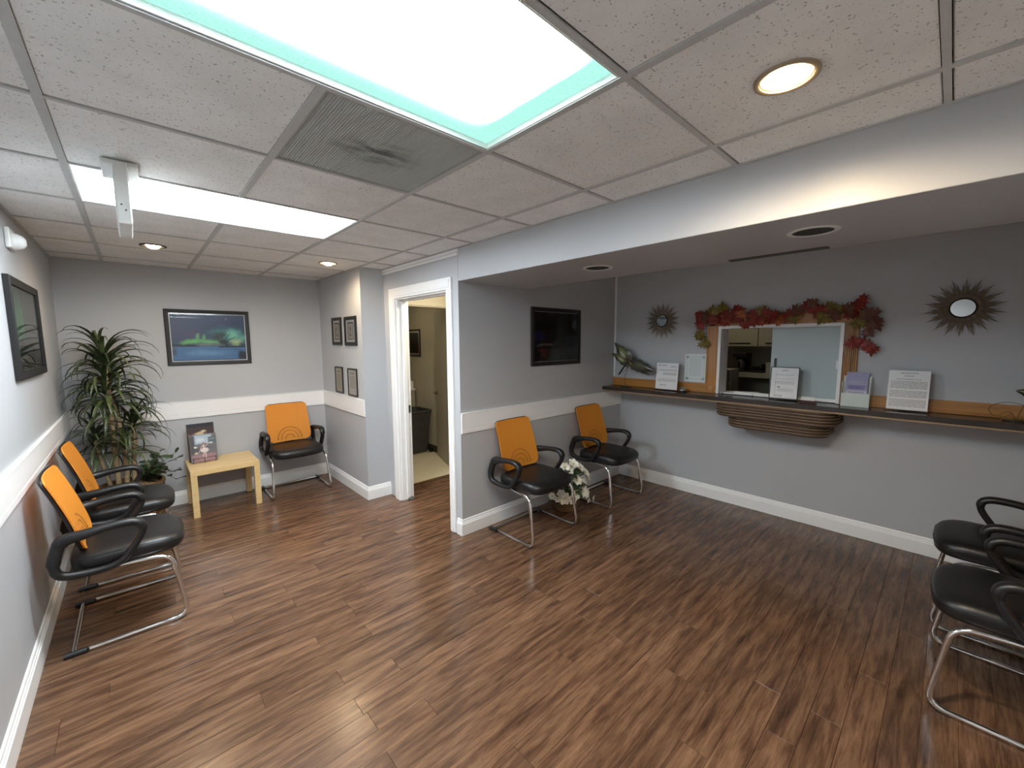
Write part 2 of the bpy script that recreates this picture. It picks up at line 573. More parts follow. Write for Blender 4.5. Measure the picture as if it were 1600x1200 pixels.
# ---- walls
wl = struct(MB().box(XL - .1, XL, YW - .1, YB + .1, 0, H + .05).build('wall_left', 'wall'))
wb = struct(MB().box(XL, XP + .05, YB, YB + .1, 0, H + .05).build('wall_back', 'wall'))
wp = struct(MB().box(XP, XD + .12, YF, YB + .05, 0, H + .05).build('wall_pier', 'wall'))
DO0, DO1, DH = 2.185, 3.100, 2.066
wd = MB().box(XD, XD + .12, YP, DO0, 0, H + .05).box(XD, XD + .12, DO1, YF, 0, H + .05).box(XD, XD + .12, DO0, DO1, DH, H + .05)
struct(wd.build('wall_door', 'wall'))
wa = struct(MB().box(XD + .12, XRL + .1, YP, YP + .1, 0, H + .1).build('wall_alcove', 'wall'))
WY0, WY1, WZ0, WZ1 = -.062, .845, CT + .006, 1.748
wr = MB()
wr.box(XR, XRL, YW, WY0, 1.08, H + .1).box(XR, XRL, WY1, YP, 1.08, H + .1).box(XR, XRL, WY0, WY1, WZ1, H + .1).box(XR, XRL, WY0, WY1, 1.08, CT - .02)
wr.box(XRL, XRL + .1, YW, YP, 0, 1.08)
wr = struct(wr.build('wall_reception', 'wall'))
wf = struct(MB().box(XL - .1, XRL + .1, YW - .1, YW, 0, H + .1).build('wall_front', 'wall'))
beam = struct(MB().box(XD, XS, YW, YP, ZS, H + .05).build('ceiling_beam', 'wall', bevel=0.004))

# ---- ceiling: slab above, grid tees and lay-in tiles
ceil = struct(MB().box(XL - .1, XRL + .1, YW - .1, YB + .1, H + .12, H + .17).build('ceiling', 'white_plastic'))
xs = [XL] + [T * k for k in (1, 2, 3, 4)] + [XD]
ys = [YW] + [T * k for k in range(-2, 8)] + [YB]
open_cells = {}
tile_cache = {}
def ctile(x0, x1, y0, y1):
    key = (round(x1 - x0, 3), round(y1 - y0, 3))
    if key not in tile_cache:
        a, c = key
        tile_cache[key] = MB().box(-a / 2, a / 2, -c / 2, c / 2, 0, .015).build('ceiling_tile', 'tile', ceil, bevel=.003, seg=1)
        o = tile_cache[key]
    else:
        o = tile_cache[key].copy(); COL.objects.link(o)
    o.location = ((x0 + x1) / 2, (y0 + y1) / 2, H + .003)
    return o
def cellof(i, j):
    x0, x1, y0, y1 = xs[i], xs[i + 1], ys[j], ys[j + 1]
    return x0, x1, y0, y1
LIGHT_CELLS = [(1, 3), (2, 3), (1, 6), (2, 6)]      # (column, row) indices into xs / ys
VENT_CELL = (2, 4)
CANS = [(0.928, 3.50), (2.150, 3.338), (2.166, -0.302)]
g = .0115
for i in range(5):
    for j in range(11):
        if (i, j) in LIGHT_CELLS or (i, j) == VENT_CELL:
            continue
        x0, x1, y0, y1 = cellof(i, j)
        if i == 4 and y0 > YF - .2 and y0 < YF and False:
            continue
        if y1 > YF and i >= 4:
            if y0 >= YF:
                continue
        if y0 >= YF and x1 > XP:
            x1 = XP
        if x1 - x0 < .03:
            continue
        if (i, j) == (4, 8):
            y1 = YF
        ca = [q for q in CANS if x0 < q[0] < x1 and y0 < q[1] < y1]
        if ca:
            # a tile cut with a round hole for the recessed lamp
            cx, cy = ca[0]
            r = .072
            bmm = bmesh.new()
            seg = 40
            ring = [bmm.verts.new((cx + r * math.cos(2 * PI * k / seg), cy + r * math.sin(2 * PI * k / seg), 0)) for k in range(seg)]
            outer = []
            for k in range(seg):
                dx, dy = math.cos(2 * PI * k / seg), math.sin(2 * PI * k / seg)
                ts = []
                if dx > 1e-6: ts.append((x1 - g - cx) / dx)
                if dx < -1e-6: ts.append((x0 + g - cx) / dx)
                if dy > 1e-6: ts.append((y1 - g - cy) / dy)
                if dy < -1e-6: ts.append((y0 + g - cy) / dy)
                t = min(ts)
                outer.append(bmm.verts.new((cx + dx * t, cy + dy * t, 0)))
            for k in range(seg):
                bmm.faces.new((ring[k], ring[(k + 1) % seg], outer[(k + 1) % seg], outer[k]))
            for cxn, cyn in ((x0 + g, y0 + g), (x0 + g, y1 - g), (x1 - g, y0 + g), (x1 - g, y1 - g)):
                cv = bmm.verts.new((cxn, cyn, 0))
                best = min(range(seg), key=lambda k: (outer[k].co.x + outer[(k + 1) % seg].co.x - 2 * cxn) ** 2 + (outer[k].co.y + outer[(k + 1) % seg].co.y - 2 * cyn) ** 2)
                bmm.faces.new((outer[best], outer[(best + 1) % seg], cv))
            bmesh.ops.recalc_face_normals(bmm, faces=bmm.faces)
            geo = bmesh.ops.extrude_face_region(bmm, geom=list(bmm.faces))
            for e in geo['geom']:
                if isinstance(e, bmesh.types.BMVert):
                    e.co.z += .015
            bmesh.ops.recalc_face_normals(bmm, faces=bmm.faces)
            for vv in bmm.verts:
                vv.co.x -= (x0 + x1) / 2; vv.co.y -= (y0 + y1) / 2
            me = bpy.data.meshes.new('ceiling_tile'); bmm.to_mesh(me); bmm.free()
            link('ceiling_tile', me, 'tile', ceil, ((x0 + x1) / 2, (y0 + y1) / 2, H + .003))
        else:
            ctile(x0 + g, x1 - g, y0 + g, y1 - g)
def tee(x0, x1, y0, y1):
    MB().box(x0, x1, y0, y1, H - .0015, H + .004).box(*( (x0 + (x1 - x0) / 2 - .002, x0 + (x1 - x0) / 2 + .002, y0, y1) if y1 - y0 > x1 - x0 else (x0, x1, y0 + (y1 - y0) / 2 - .002, y0 + (y1 - y0) / 2 + .002)), H + .004, H + .035).build('ceiling_tee', 'tee', ceil)
hw = .012
for k in (1, 2, 3, 4):
    X = T * k
    segs = [(YW, 0), (0, T), (T, 3 * T), (3 * T, 4 * T), (4 * T, YB)]
    if k == 4:
        segs = [(YW, YB if X < XP - .02 else YF)]
    for a, c in segs:
        if k == 2 and (a, c) in ((0, T), (3 * T, 4 * T)):
            continue
        e_ = hw * .75 if k == 2 else 0
        tee(X - hw, X + hw, a - (e_ if a in (T, 4 * T) else 0), c + (e_ if c in (0, 3 * T) else 0))
for k in range(-2, 8):
    Y = T * k
    for i in range(5):
        a, c = xs[i], xs[i + 1]
        if Y > YF:
            c = min(c, XP)
        if c - a > .02:
            tee(a + (hw if i else 0), c - (hw if i < 4 else 0), Y - hw * .75, Y + hw * .75)
# wall angles round the edge of the grid
wang = MB().box(XL, XL + .018, YW, YB, H - .001, H + .003).box(XL, XP, YB - .018, YB, H - .001, H + .003).box(XD - .018, XD, YW, YF, H - .001, H + .003)
wang.box(XP - .018, XP, YF, YB, H - .001, H + .003).box(XP - .018, XD, YF - .018, YF, H - .001, H + .003)
wang.build('wall_angle', 'tee', ceil)

# plain plaster ceiling over the alcove, utility room and office
struct(MB().box(XS, XRL + .1, YW, YP, H, H + .1).build('ceiling_alcove', 'white_plastic'))

# ---- skirting boards with a stepped moulded cap
BB = [(0, 0), (.016, 0), (.016, .098), (.012, .104), (.012, .112), (.008, .118), (.007, .130), (.003, .138), (0, .138)]
def moulding(name, mat, p0, p1, nrm, prof, miter0=0, miter1=0, parent=None):
    p0, p1 = Vector((p0[0], p0[1], 0)), Vector((p1[0], p1[1], 0))
    n = Vector((nrm[0], nrm[1], 0)); d = (p1 - p0).normalized()
    r0 = [p0 + n * a + Vector((0, 0, z)) + d * a * miter0 for a, z in prof]
    r1 = [p1 + n * a + Vector((0, 0, z)) - d * a * miter1 for a, z in prof]
    return MB().loft([r0, r1]).build(name, mat, parent)
def bb(name, p0, p1, n, m0=0, m1=0):
    return struct(moulding(name, 'white', p0, p1, n, BB, m0, m1))
bb('baseboard_left', (XL, YW), (XL, YB), (1, 0), 1, 1)
bb('baseboard_back', (XL, YB), (XP, YB), (0, -1), 1, 1)
bb('baseboard_pier', (XP, YF), (XP, YB), (-1, 0), -1, 1)
bb('baseboard_pier_front', (XP, YF), (XD - .0, YF), (0, -1), -1, 0)
bb('baseboard_alcove', (XD, YP), (XRL, YP), (0, -1), -1, 1)
bb('baseboard_partition_end', (XD, YP), (XD, 2.105), (-1, 0), -1, 0)
bb('baseboard_reception', (XRL, YW), (XRL, YP), (-1, 0), 1, 1)
bb('baseboard_front', (XL, YW), (XRL, YW), (0, 1), 1, 1)

# ---- chair rails (wide flat boards with a groove)
z0, z1 = .876, 1.049
CR = [(0, z0), (.012, z0), (.014, z0 + .004), (.014, z0 + .034), (.011, z0 + .036), (.011, z0 + .039), (.014, z0 + .041), (.014, z1 - .008), (.018, z1 - .006), (.018, z1), (0, z1)]
def rail(name, p0, p1, n, m0=0, m1=0):
    return struct(moulding(name, 'white', p0, p1, n, CR, m0, m1))
rail('trim_1', (XL, YW), (XL, YB), (1, 0), 1, 1)
rail('trim_2', (XL, YB), (XP, YB), (0, -1), 1, 1)
rail('trim_3', (XP, YF - .0), (XP, YB), (-1, 0), -.2, 1)
rail('trim_4', (XD + .004, YP), (XRL, YP), (0, -1), 0, 0)
# boxed raceway on the door wall under the ceiling
tr5 = struct(MB().box(XD - .018, XD, 2.02, YF, H - .055, H - .004).build('trim_5', 'white', bevel=.004))
MB().box(XD - .020, XD - .017, 2.02, YF, H - .036, H - .032).build('raceway_groove', 'tee', tr5)
# narrow strip in the corner above the counter
struct(MB().box(XR - .012, XR, YP - .022, YP, CT + .1, H).build('trim_6', 'white', bevel=.003))
# patched strip where the beam meets the alcove ceiling
struct(MB().box(XS - .05, XS + .004, -.20, .28, ZS - .005, ZS).build('trim_7', 'greyplastic'))

# ---- door 1: casing and jambs of the open doorway
d1 = MB()
cx0 = XD - .02
CW = .094
def casing_prof(b0, b1, flip):
    pass
d1 = struct(MB().box(XD - .001, XD + .125, DO0 - .001, DO0 + .018, 0, DH - .0185).box(XD - .001, XD + .125, DO1 - .018, DO1 + .001, 0, DH - .0185).box(XD - .001, XD + .125, DO0 - .001, DO1 + .001, DH - .018, DH + .001).build('door_1', 'white', bevel=.002))
HZ = DH - .006
for ya, yb2, e0, e1 in ((DO1 - .006, DO1 + CW + .02, .016, .024), (DO0 - .068, DO0 + .006, .022, .016)):
    MB().box(cx0, XD - .0012, ya, yb2, 0, HZ - .0005).build('casing', 'white', d1, bevel=.003)
    MB().box(cx0 - .006, cx0 + .001, ya + e0, yb2 - e1, 0, HZ - .0005).build('casing_bead', 'white', d1, bevel=.003)
MB().box(cx0, XD - .0012, DO0 - .068, DO1 + CW + .02, HZ, DH + CW).build('head_casing', 'white', d1, bevel=.003)
MB().box(cx0 - .006, cx0 + .001, DO0 - .045, DO1 + CW - .004, DH + .014, DH + CW - .02).build('casing_bead', 'white', d1, bevel=.003)
MB().box(XD + .05, XD + .085, DO1 - .032, DO1 - .018, 0, DH - .018).box(XD + .05, XD + .085, DO0 + .018, DO0 + .032, 0, DH - .018).box(XD + .05, XD + .085, DO0 + .018, DO1 - .018, DH - .032, DH - .018).build('door_stop', 'white', d1)
MB().box(XD + .088, XD + .116, DO1 - .0205, DO1 - .0175, .91, .99).box(XD + .094, XD + .110, DO1 - .0215, DO1 - .020, .93, .97).build('strike_plate', 'steel', d1)
# ---- hall and utility room behind the doorway
struct(MB().box(XD + .12, 3.95, YP + .098, YP + .1, 0, H).box(3.95, 4.05, YP + .1, 3.45, 0, H).build('wall_hall', 'wall_beige'))
OX0, OX1, OH = 2.90, 3.70, 2.046
struct(MB().box(OX1, 4.05, 3.45, 3.55, 0, H).box(XD + .12, OX0, 3.45, 3.55, 0, H).box(OX0, OX1, 3.45, 3.55, OH, H).build('wall_hall_end', 'wall_beige'))
struct(MB().box(3.95, 4.05, 3.55, 5.5, 0, H).box(XD + .0, 4.05, 5.4, 5.5, 0, H).box(XD + .12, XD + .13, 3.55, 5.5, 0, H).build('wall_utility', 'wall_beige'))
struct(MB().box(XD + .12, 4.05, YP + .1, 5.5, H, H + .1).build('ceiling_utility', 'white_plastic'))
d2 = struct(MB().box(OX0 - .085, OX1 + .085, 3.432, 3.45, OH, OH + .085).box(OX0 - .085, OX0, 3.432, 3.45, 0, OH).box(OX1, OX1 + .085, 3.432, 3.45, 0, OH).box(OX0, OX0 + .015, 3.44, 3.555, 0, OH).box(OX1 - .015, OX1, 3.44, 3.555, 0, OH).box(OX0, OX1, 3.44, 3.555, OH - .015, OH).build('door_2', 'cabinet', bevel=.003))
# open door leaf, hinged on the right jamb
hinge, tip = Vector((3.685, 3.565, 0)), Vector((3.925, 4.30, 0))
dd = (tip - hinge).normalized(); dn = Vector((-dd.y, dd.x, 0))
leaf = MB().obox((hinge + tip) / 2 + Vector((0, 0, 1.025)) + dn * .018, dd * ((tip - hinge).length / 2), dn * .018, (0, 0, 1.015)).build('door_leaf', 'cabinet', d2, bevel=.003)
lv = MB().lathe([(0, 0), (.026, 0), (.026, .006), (.012, .012), (.010, .05), (0, .05)], seg=16)
rot = Matrix((dd, Vector((0, 0, 1)), dn)).transposed()
hp = tip - dd * .065 + Vector((0, 0, .92)) + dn * .036
lv.v = [tuple(hp + rot @ Vector(p)) for p in lv.v]
lv.tube([hp + dn * .045, hp + dn * .05 - dd * .04, hp + dn * .05 - dd * .11], .009, 8)
lv.build('door_lever', 'brass', leaf, smooth=True)
struct(MB().box(3.938, 3.95, 4.24, 5.4, 0, .10).build('baseboard_utility', 'rubber', bevel=.002))
tag(MB().lathe([(0, 0), (.038, 0), (.036, .012), (.024, .022), (0, .024)], (2.779, 3.062, 0), 20).build('floor_door_stop', 'greyplastic', smooth=True), 'small grey dome door stop on the floor by the left door jamb', 'door stop')

# ---- reception office behind the service window
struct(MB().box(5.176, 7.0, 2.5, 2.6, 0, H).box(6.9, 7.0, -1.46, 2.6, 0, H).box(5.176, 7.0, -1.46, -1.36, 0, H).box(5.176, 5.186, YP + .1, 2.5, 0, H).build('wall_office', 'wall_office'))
struct(MB().box(5.076, 7.0, -1.46, 2.6, H, H + .1).build('ceiling_office', 'white_plastic'))

# ---- window 1: the reception service window
FY0, FY1, FZ0, FZ1 = -.085, .868, CT + .004, 1.773
fw = .026
win = MB().box(XR - .028, XRL + .01, FY0, FY0 + fw, FZ0, FZ1).box(XR - .028, XRL + .01, FY1 - fw, FY1, FZ0, FZ1).box(XR - .028, XRL + .01, FY0 + fw, FY1 - fw, FZ1 - fw, FZ1).box(XR + .01, XRL + .01, FY0 + fw, FY1 - fw, FZ0, FZ0 + .012)
win = struct(win.build('window_1', 'white', bevel=.003))
sp = MB().box(XR + .048, XR + .054, FY0 + fw, .432, FZ0 + .016, FZ1 - fw - .001).build('sliding_pane', 'frosted', win)
MB().box(XR + .043, XR + .0485, .385, .405, 1.40, 1.475).box(XR + .0415, XR + .044, .39, .40, 1.41, 1.465).build('finger_pull', 'greyplastic', sp, bevel=.001)
MB().box(XR + .03, XR + .048, FY0 + fw - .001, FY0 + fw + .022, 1.40, 1.47).build('pane_catch', 'white', win, bevel=.002)
MB().box(XR + .02, XR + .036, FY0 + fw, FY1 - fw - .12, FZ0 + .011, FZ0 + .026).box(XR + .062, XR + .074, FY0 + fw, FY1 - fw - .12, FZ0 + .011, FZ0 + .026).build('slide_track', 'white', win, bevel=.002)
MB().box(XR - .0004, XRL - .0005, WY0 + .001, WY1 - .001, CT - .0195, CT - .0002).build('sill', 'darkwood', win)
# oak casing: plain left leg, fluted right leg, head and rosette blocks
MB().box(XR - .018, XR, FY1, FY1 + .108, CT + .095, 1.865).box(XR - .022, XR - .017, FY1 + .012, FY1 + .022, CT + .095, 1.865).box(XR - .022, XR - .017, FY1 + .086, FY1 + .096, CT + .095, 1.865).build('casing', 'oakv', win, bevel=.002)
rg = MB().box(XR - .009, XR, FY0 - .09, FY0, CT + .004, 1.865)
for k in range(7):
    yy = FY0 - .09 + .004 + k * .0122
    rg.box(XR - .022, XR - .0085, yy, yy + .0065, CT + .004, 1.865)
rg.build('fluted_casing', 'oakv', win, bevel=.0015)
MB().box(XR - .018, XR, FY0 - .09, FY1 + .108, 1.773, 1.872).box(XR - .022, XR - .017, FY0 - .09, FY1 + .108, 1.79, 1.80).box(XR - .022, XR - .017, FY0 - .09, FY1 + .108, 1.845, 1.855).build('head_casing', 'oak', win, bevel=.002)
rb = MB().box(XR - .024, XR, FY1, FY1 + .108, CT + .002, CT + .095)
ring = MB().lathe([(0, 0), (.040, 0), (.040, .004), (.034, .006), (.030, .002), (.022, .002), (.010, .005), (0, .006)], seg=28)
ring.v = [(XR - .024 - z, FY1 + .054 + x, CT + .049 + yv) for x, yv, z in ring.v]
rbo = rb.build('rosette_block', 'oak', win, bevel=.002)
ring.build('rosette', 'oakv', rbo, smooth=True)
# oak upstand along the counter
t8 = MB().box(XR - .014, XR, FY1 + .108, YP - .001, CT + .002, CT + .092).box(XR - .018, XR - .013, FY1 + .108, YP - .001, CT + .002, CT + .02)
struct(t8.build('trim_8', 'oak', bevel=.002))
t9 = MB().box(XR - .014, XR, YW, FY0 - .09, CT + .002, CT + .092).box(XR - .018, XR - .013, YW, FY0 - .09, CT + .002, CT + .02)
struct(t9.build('trim_9', 'oak', bevel=.002))

# ================================================================== LIGHT FITTINGS
def lens_mat(name, edge, edge_s, tube_s, tube_y, sig):
    mt, nt, b = newmat(name)
    tc = N(nt, 'ShaderNodeTexCoord')
    sx = N(nt, 'ShaderNodeSeparateXYZ'); nt.links.new(tc.outputs['Object'], sx.inputs[0])
    tot = None
    for ty in tube_y:
        d = mathn(nt, 'DIVIDE', mathn(nt, 'SUBTRACT', sx.outputs[1], ty), sig)
        gsn = mathn(nt, 'POWER', 2.718, mathn(nt, 'MULTIPLY', mathn(nt, 'MULTIPLY', d, d), -0.5))
        tot = gsn if tot is None else mathn(nt, 'ADD', tot, gsn)
    mr = N(nt, 'ShaderNodeMapRange', interpolation_type='SMOOTHSTEP')
    nt.links.new(mathn(nt, 'ABSOLUTE', sx.outputs[0]), mr.inputs[0])
    mr.inputs[1].default_value = .41; mr.inputs[2].default_value = .52
    mr.inputs[3].default_value = 1; mr.inputs[4].default_value = 0
    tot = mathn(nt, 'MULTIPLY', tot, mr.outputs[0])
    pr = noise(nt, tc.outputs['Object'], 140, 2)
    tot = mathn(nt, 'MULTIPLY', tot, mathn(nt, 'ADD', mathn(nt, 'MULTIPLY', pr, 0.7), 0.65))
    em = N(nt, 'ShaderNodeEmission'); em.inputs[0].default_value = (0.89, 0.98, 1.04, 1)
    nt.links.new(mathn(nt, 'MULTIPLY', tot, tube_s), em.inputs[1])
    eb = N(nt, 'ShaderNodeEmission'); eb.inputs[0].default_value = edge + (1,)
    nt.links.new(mathn(nt, 'MULTIPLY', mathn(nt, 'ADD', mathn(nt, 'MULTIPLY', pr, 0.5), 0.75), edge_s), eb.inputs[1])
    ad = N(nt, 'ShaderNodeAddShader')
    nt.links.new(em.outputs[0], ad.inputs[0]); nt.links.new(eb.outputs[0], ad.inputs[1])
    nt.links.new(ad.outputs[0], nt.nodes['Material Output'].inputs[0])
    return mt
M['lens_a'] = lens_mat('prismatic_lens_green_edge', (0.42, 0.88, 0.76), 0.36, TUBE * 1.75, (-.185, -.045, .095), .040)
M['lens_b'] = lens_mat('prismatic_lens_white', (0.89, 0.98, 1.04), TUBE * .33, TUBE * .90, (-.15, 0.0, .15), .09)

def troffer(y0, label, lens):
    x0, x1, y1 = T, 3 * T, y0 + T
    t = thing('fluorescent_light', label, 'ceiling light', ((x0 + x1) / 2, y0 + T / 2, H), 0, 'fluorescent ceiling lights')
    hx, hy = T - .012, T / 2 - .012
    MB().box(-hx, hx, -hy, hy, .085, .09).box(-hx, -hx + .004, -hy, hy, .026, .085).box(hx - .004, hx, -hy, hy, .026, .085).box(-hx + .004, hx - .004, -hy, -hy + .004, .026, .085).box(-hx + .004, hx - .004, hy - .004, hy, .026, .085).build('housing', 'white_plastic', t)
    f = .006
    MB().box(-hx, hx, -hy, -hy + f, .001, .025).box(-hx, hx, hy - f, hy, .001, .025).box(-hx, -hx + f, -hy + f, hy - f, .001, .025).box(hx - f, hx, -hy + f, hy - f, .001, .025).build('lens_frame', 'white_plastic', t, bevel=.002)
    MB().box(-hx + f, hx - f, -hy + f, hy - f, .020, .024).build('lens', lens, t)
    return t
troffer(0.0, 'large fluorescent ceiling light panel with green-tinged edges nearest the viewer', 'lens_a')
troffer(3 * T, 'narrow-looking fluorescent ceiling light panel beyond the grey air grille', 'lens_b')

def can(x, y, label, dark, power=1.0):
    t = thing('recessed_downlight', label, 'ceiling light', (x, y, H), 0, 'warm recessed downlights')
    trim = MB().lathe([(.066, .004), (.066, -.003), (.072, -.005), (.079, -.003), (.081, .002), (.079, .003), (.072, .0)], seg=40)
    MB().lathe([(.066, .0), (.070, .0), (.070, .09), (.066, .09)], seg=32)
    trim.build('trim_ring', 'frameblack' if dark else 'canring', t, smooth=True)
    MB().lathe([(.0655, .003), (.0655, .085), (.0, .085), (0, .083), (.0635, .083), (.0635, .003)], seg=32).build('baffle', 'black' if dark else 'canring', t, smooth=True)
    MB().lathe([(0, -.022), (.022, -.019), (.036, -.010), (.046, .006), (.042, .03), (.03, .05), (.02, .08), (0, .082)], seg=28).build('bulb', 'bulb', t, smooth=True)
    ld = bpy.data.lights.new('downlight_beam', 'SPOT')
    ld.energy = CAN * power; ld.color = (1.0, 0.76, 0.48); ld.spot_size = 3.05; ld.spot_blend = .75; ld.shadow_soft_size = .045
    lo = bpy.data.objects.new('downlight_beam', ld); COL.objects.link(lo); lo.parent = t; lo.location = (0, 0, -.03)
    return t
can(*CANS[0], 'small lit downlight with dark slivers of gap on both sides, left of the three', True)
can(*CANS[1], 'small lit downlight in the far ceiling beside the wall of framed certificates', False)
can(*CANS[2], 'big bright warm downlight in the ceiling tile beside the beam', False, 3.6)

def deadcan(x, y, label):
    t = thing('recessed_downlight', label, 'ceiling light', (x, y, ZS), 0, 'unlit downlights in the beam')
    MB().lathe([(.077, .002), (.077, -.004), (.090, -.006), (.098, -.003), (.099, -.0005), (.090, -.0003)], seg=40).build('trim_ring', 'white_plastic', t, smooth=True)
    MB().lathe([(0, -.0012), (.077, -.0012), (.077, -.0002), (0, -.0002)], seg=32).build('opening', 'vent_dark', t)
deadcan(3.045, .952, 'unlit round downlight with dark opening in the beam underside, above the framed night picture')
deadcan(3.012, -.216, 'unlit round downlight with dark opening in the beam underside, nearer the viewer')

# return-air grille
t = thing('air_return_grille', 'dusty grey louvred return air grille in the ceiling beside the big light', 'air vent', (2.5 * T, 1.5 * T, H))
hx = T / 2 - .012
MB().box(-hx, hx, -hx, hx, .03, .034).build('backing', 'vent_dark', t)
MB().box(-hx, hx, -hx, -hx + .008, .0, .03).box(-hx, hx, hx - .008, hx, .0, .03).box(-hx, -hx + .008, -hx + .008, hx - .008, .0, .03).box(hx - .008, hx, -hx + .008, hx - .008, .0, .03).build('frame', 'ventgrey', t)
mb = MB()
n = 62
for k in range(n):
    xx = -hx + .010 + (2 * hx - .02) * (k + .5) / n
    mb.obox((xx, 0, .010), (.0024, 0, .0012), (0, hx - .009, 0), (-.0035, 0, .008))
mt, nt, b = newmat('dusty_slats')
v = coords(nt)
dust = printmat
f = noise(nt, coords(nt, 'Object', (3, 9, 1)), 2.2, 4)
sx = N(nt, 'ShaderNodeVectorMath', operation='LENGTH'); nt.links.new(coords(nt, 'Object', (5, 7, 1)), sx.inputs[0])
near = N(nt, 'ShaderNodeMapRange'); nt.links.new(sx.outputs['Value'], near.inputs[0])
near.inputs[1].default_value = .2; near.inputs[2].default_value = 1.0; near.inputs[3].default_value = 1; near.inputs[4].default_value = 0
fac = mathn(nt, 'MULTIPLY', near.outputs[0], ramp(nt, f, [(.42, 0.0), (.58, 1.0)]))
nt.links.new(mixc(nt, fac, (0.46, 0.47, 0.44), (0.12, 0.12, 0.115)), b.inputs['Base Color'])
b.inputs['Roughness'].default_value = .6
M['dusty'] = mt
mb.build('louvres', 'dusty', t)['kind'] = 'stuff'

# ceiling-hung sign housing seen edge-on
t = thing('hanging_sign_box', 'white ceiling-hung sign box seen edge-on in front of the far light', 'sign', (.776, 1.70, H))
MB().box(-.056, .056, -.05, .16, -.022, -.0015).build('canopy', 'white_plastic', t, bevel=.004)
hb = MB().box(-.021, .021, -.10, .21, -.258, -.022).build('housing', 'white_plastic', t, bevel=.004)
MB().box(-.0235, -.0205, -.09, .20, -.248, -.04).box(.0205, .0235, -.09, .20, -.248, -.04).build('face_panel', 'white', t, bevel=.001)
for zz in (-.205, -.185):
    MB().lathe([(0, 0), (.003, 0), (.003, .002), (0, .002)], (0, 0, 0), 10).build('screw', 'rubber', hb, loc=(.006 if zz < -.2 else -.006, -.1015, zz)).rotation_euler = (PI / 2, 0, 0)

# wall sensor near the ceiling on the left wall
t = thing('motion_sensor', 'white domed motion sensor high on the left wall above the picture', 'sensor', (XL, 2.97, 2.222))
MB().box(0.0005, .022, -.085, .085, -.055, .055).build('back_plate', 'white_plastic', t, bevel=.006)
dm = MB().lathe([(0, .05), (.018, .048), (.033, .038), (.042, .022), (.045, .004), (.045, 0), (0, 0)], seg=24)
dm.v = [(.021 + z, x, y - .01) for x, y, z in dm.v]
dm.build('dome', 'white', t, smooth=True)

# ================================================================== PICTURES ON THE WALLS
def picture(name, label, cat, c, ux, wdt, hgt, fwid, depth, mat_print, border=.0, bulge=False, group=None, frame='frameblack', matw=0):
    """c: centre of the back on the wall; ux: unit direction to the right as seen; z up"""
    ux = Vector(ux); n = ux.cross(Vector((0, 0, 1)))          # outwards from the wall
    t = thing(name, label, cat, c, 0, group)
    uz = Vector((0, 0, 1))
    def P(a, z, d):
        return ux * a + uz * z + n * d
    a, h = wdt / 2, hgt / 2
    mb = MB()
    outer = [(-a, -h), (a, -h), (a, h), (-a, h)]
    inner = [(-a + fwid, -h + fwid), (a - fwid, -h + fwid), (a - fwid, h - fwid), (-a + fwid, h - fwid)]
    rings = [[P(p[0], p[1], .001) for p in outer], [P(p[0], p[1], depth * .8) for p in outer],
             [P(p[0] * (1 - .006 / a), p[1] * (1 - .006 / h), depth) for p in outer],
             [P(p[0], p[1], depth * .85) for p in inner], [P(p[0], p[1], .001) for p in inner]]
    mb.loft(rings, True, False, True).build('frame', frame, t)
    ia, ih = a - fwid + .001, h - fwid + .001
    slab('mat_board', 'paper', P(-ia, -ih, .006), ux * 2 * ia, uz * 2 * ih, .004, t)
    pa, ph = ia - border - matw, ih - border - matw
    slab('print', mat_print, P(-pa, -ph, .0075), ux * 2 * pa, uz * 2 * ph, .001, t)
    # glazing
    g2 = MB()
    rows = []
    K = 70
    for k in range(K + 1):
        f = k / K
        z = -ih + 2 * ih * f
        d = depth * .62
        if bulge:
            s = max(0, (z - (ih - .075)))
            d = depth * .75 - .5 * s * s
        rows.append([P(-ia, z, d), P(ia, z, d)])
    g2.loft(rows, False, False)
    g2.build('glazing', 'glass', t, smooth=True)
    return t

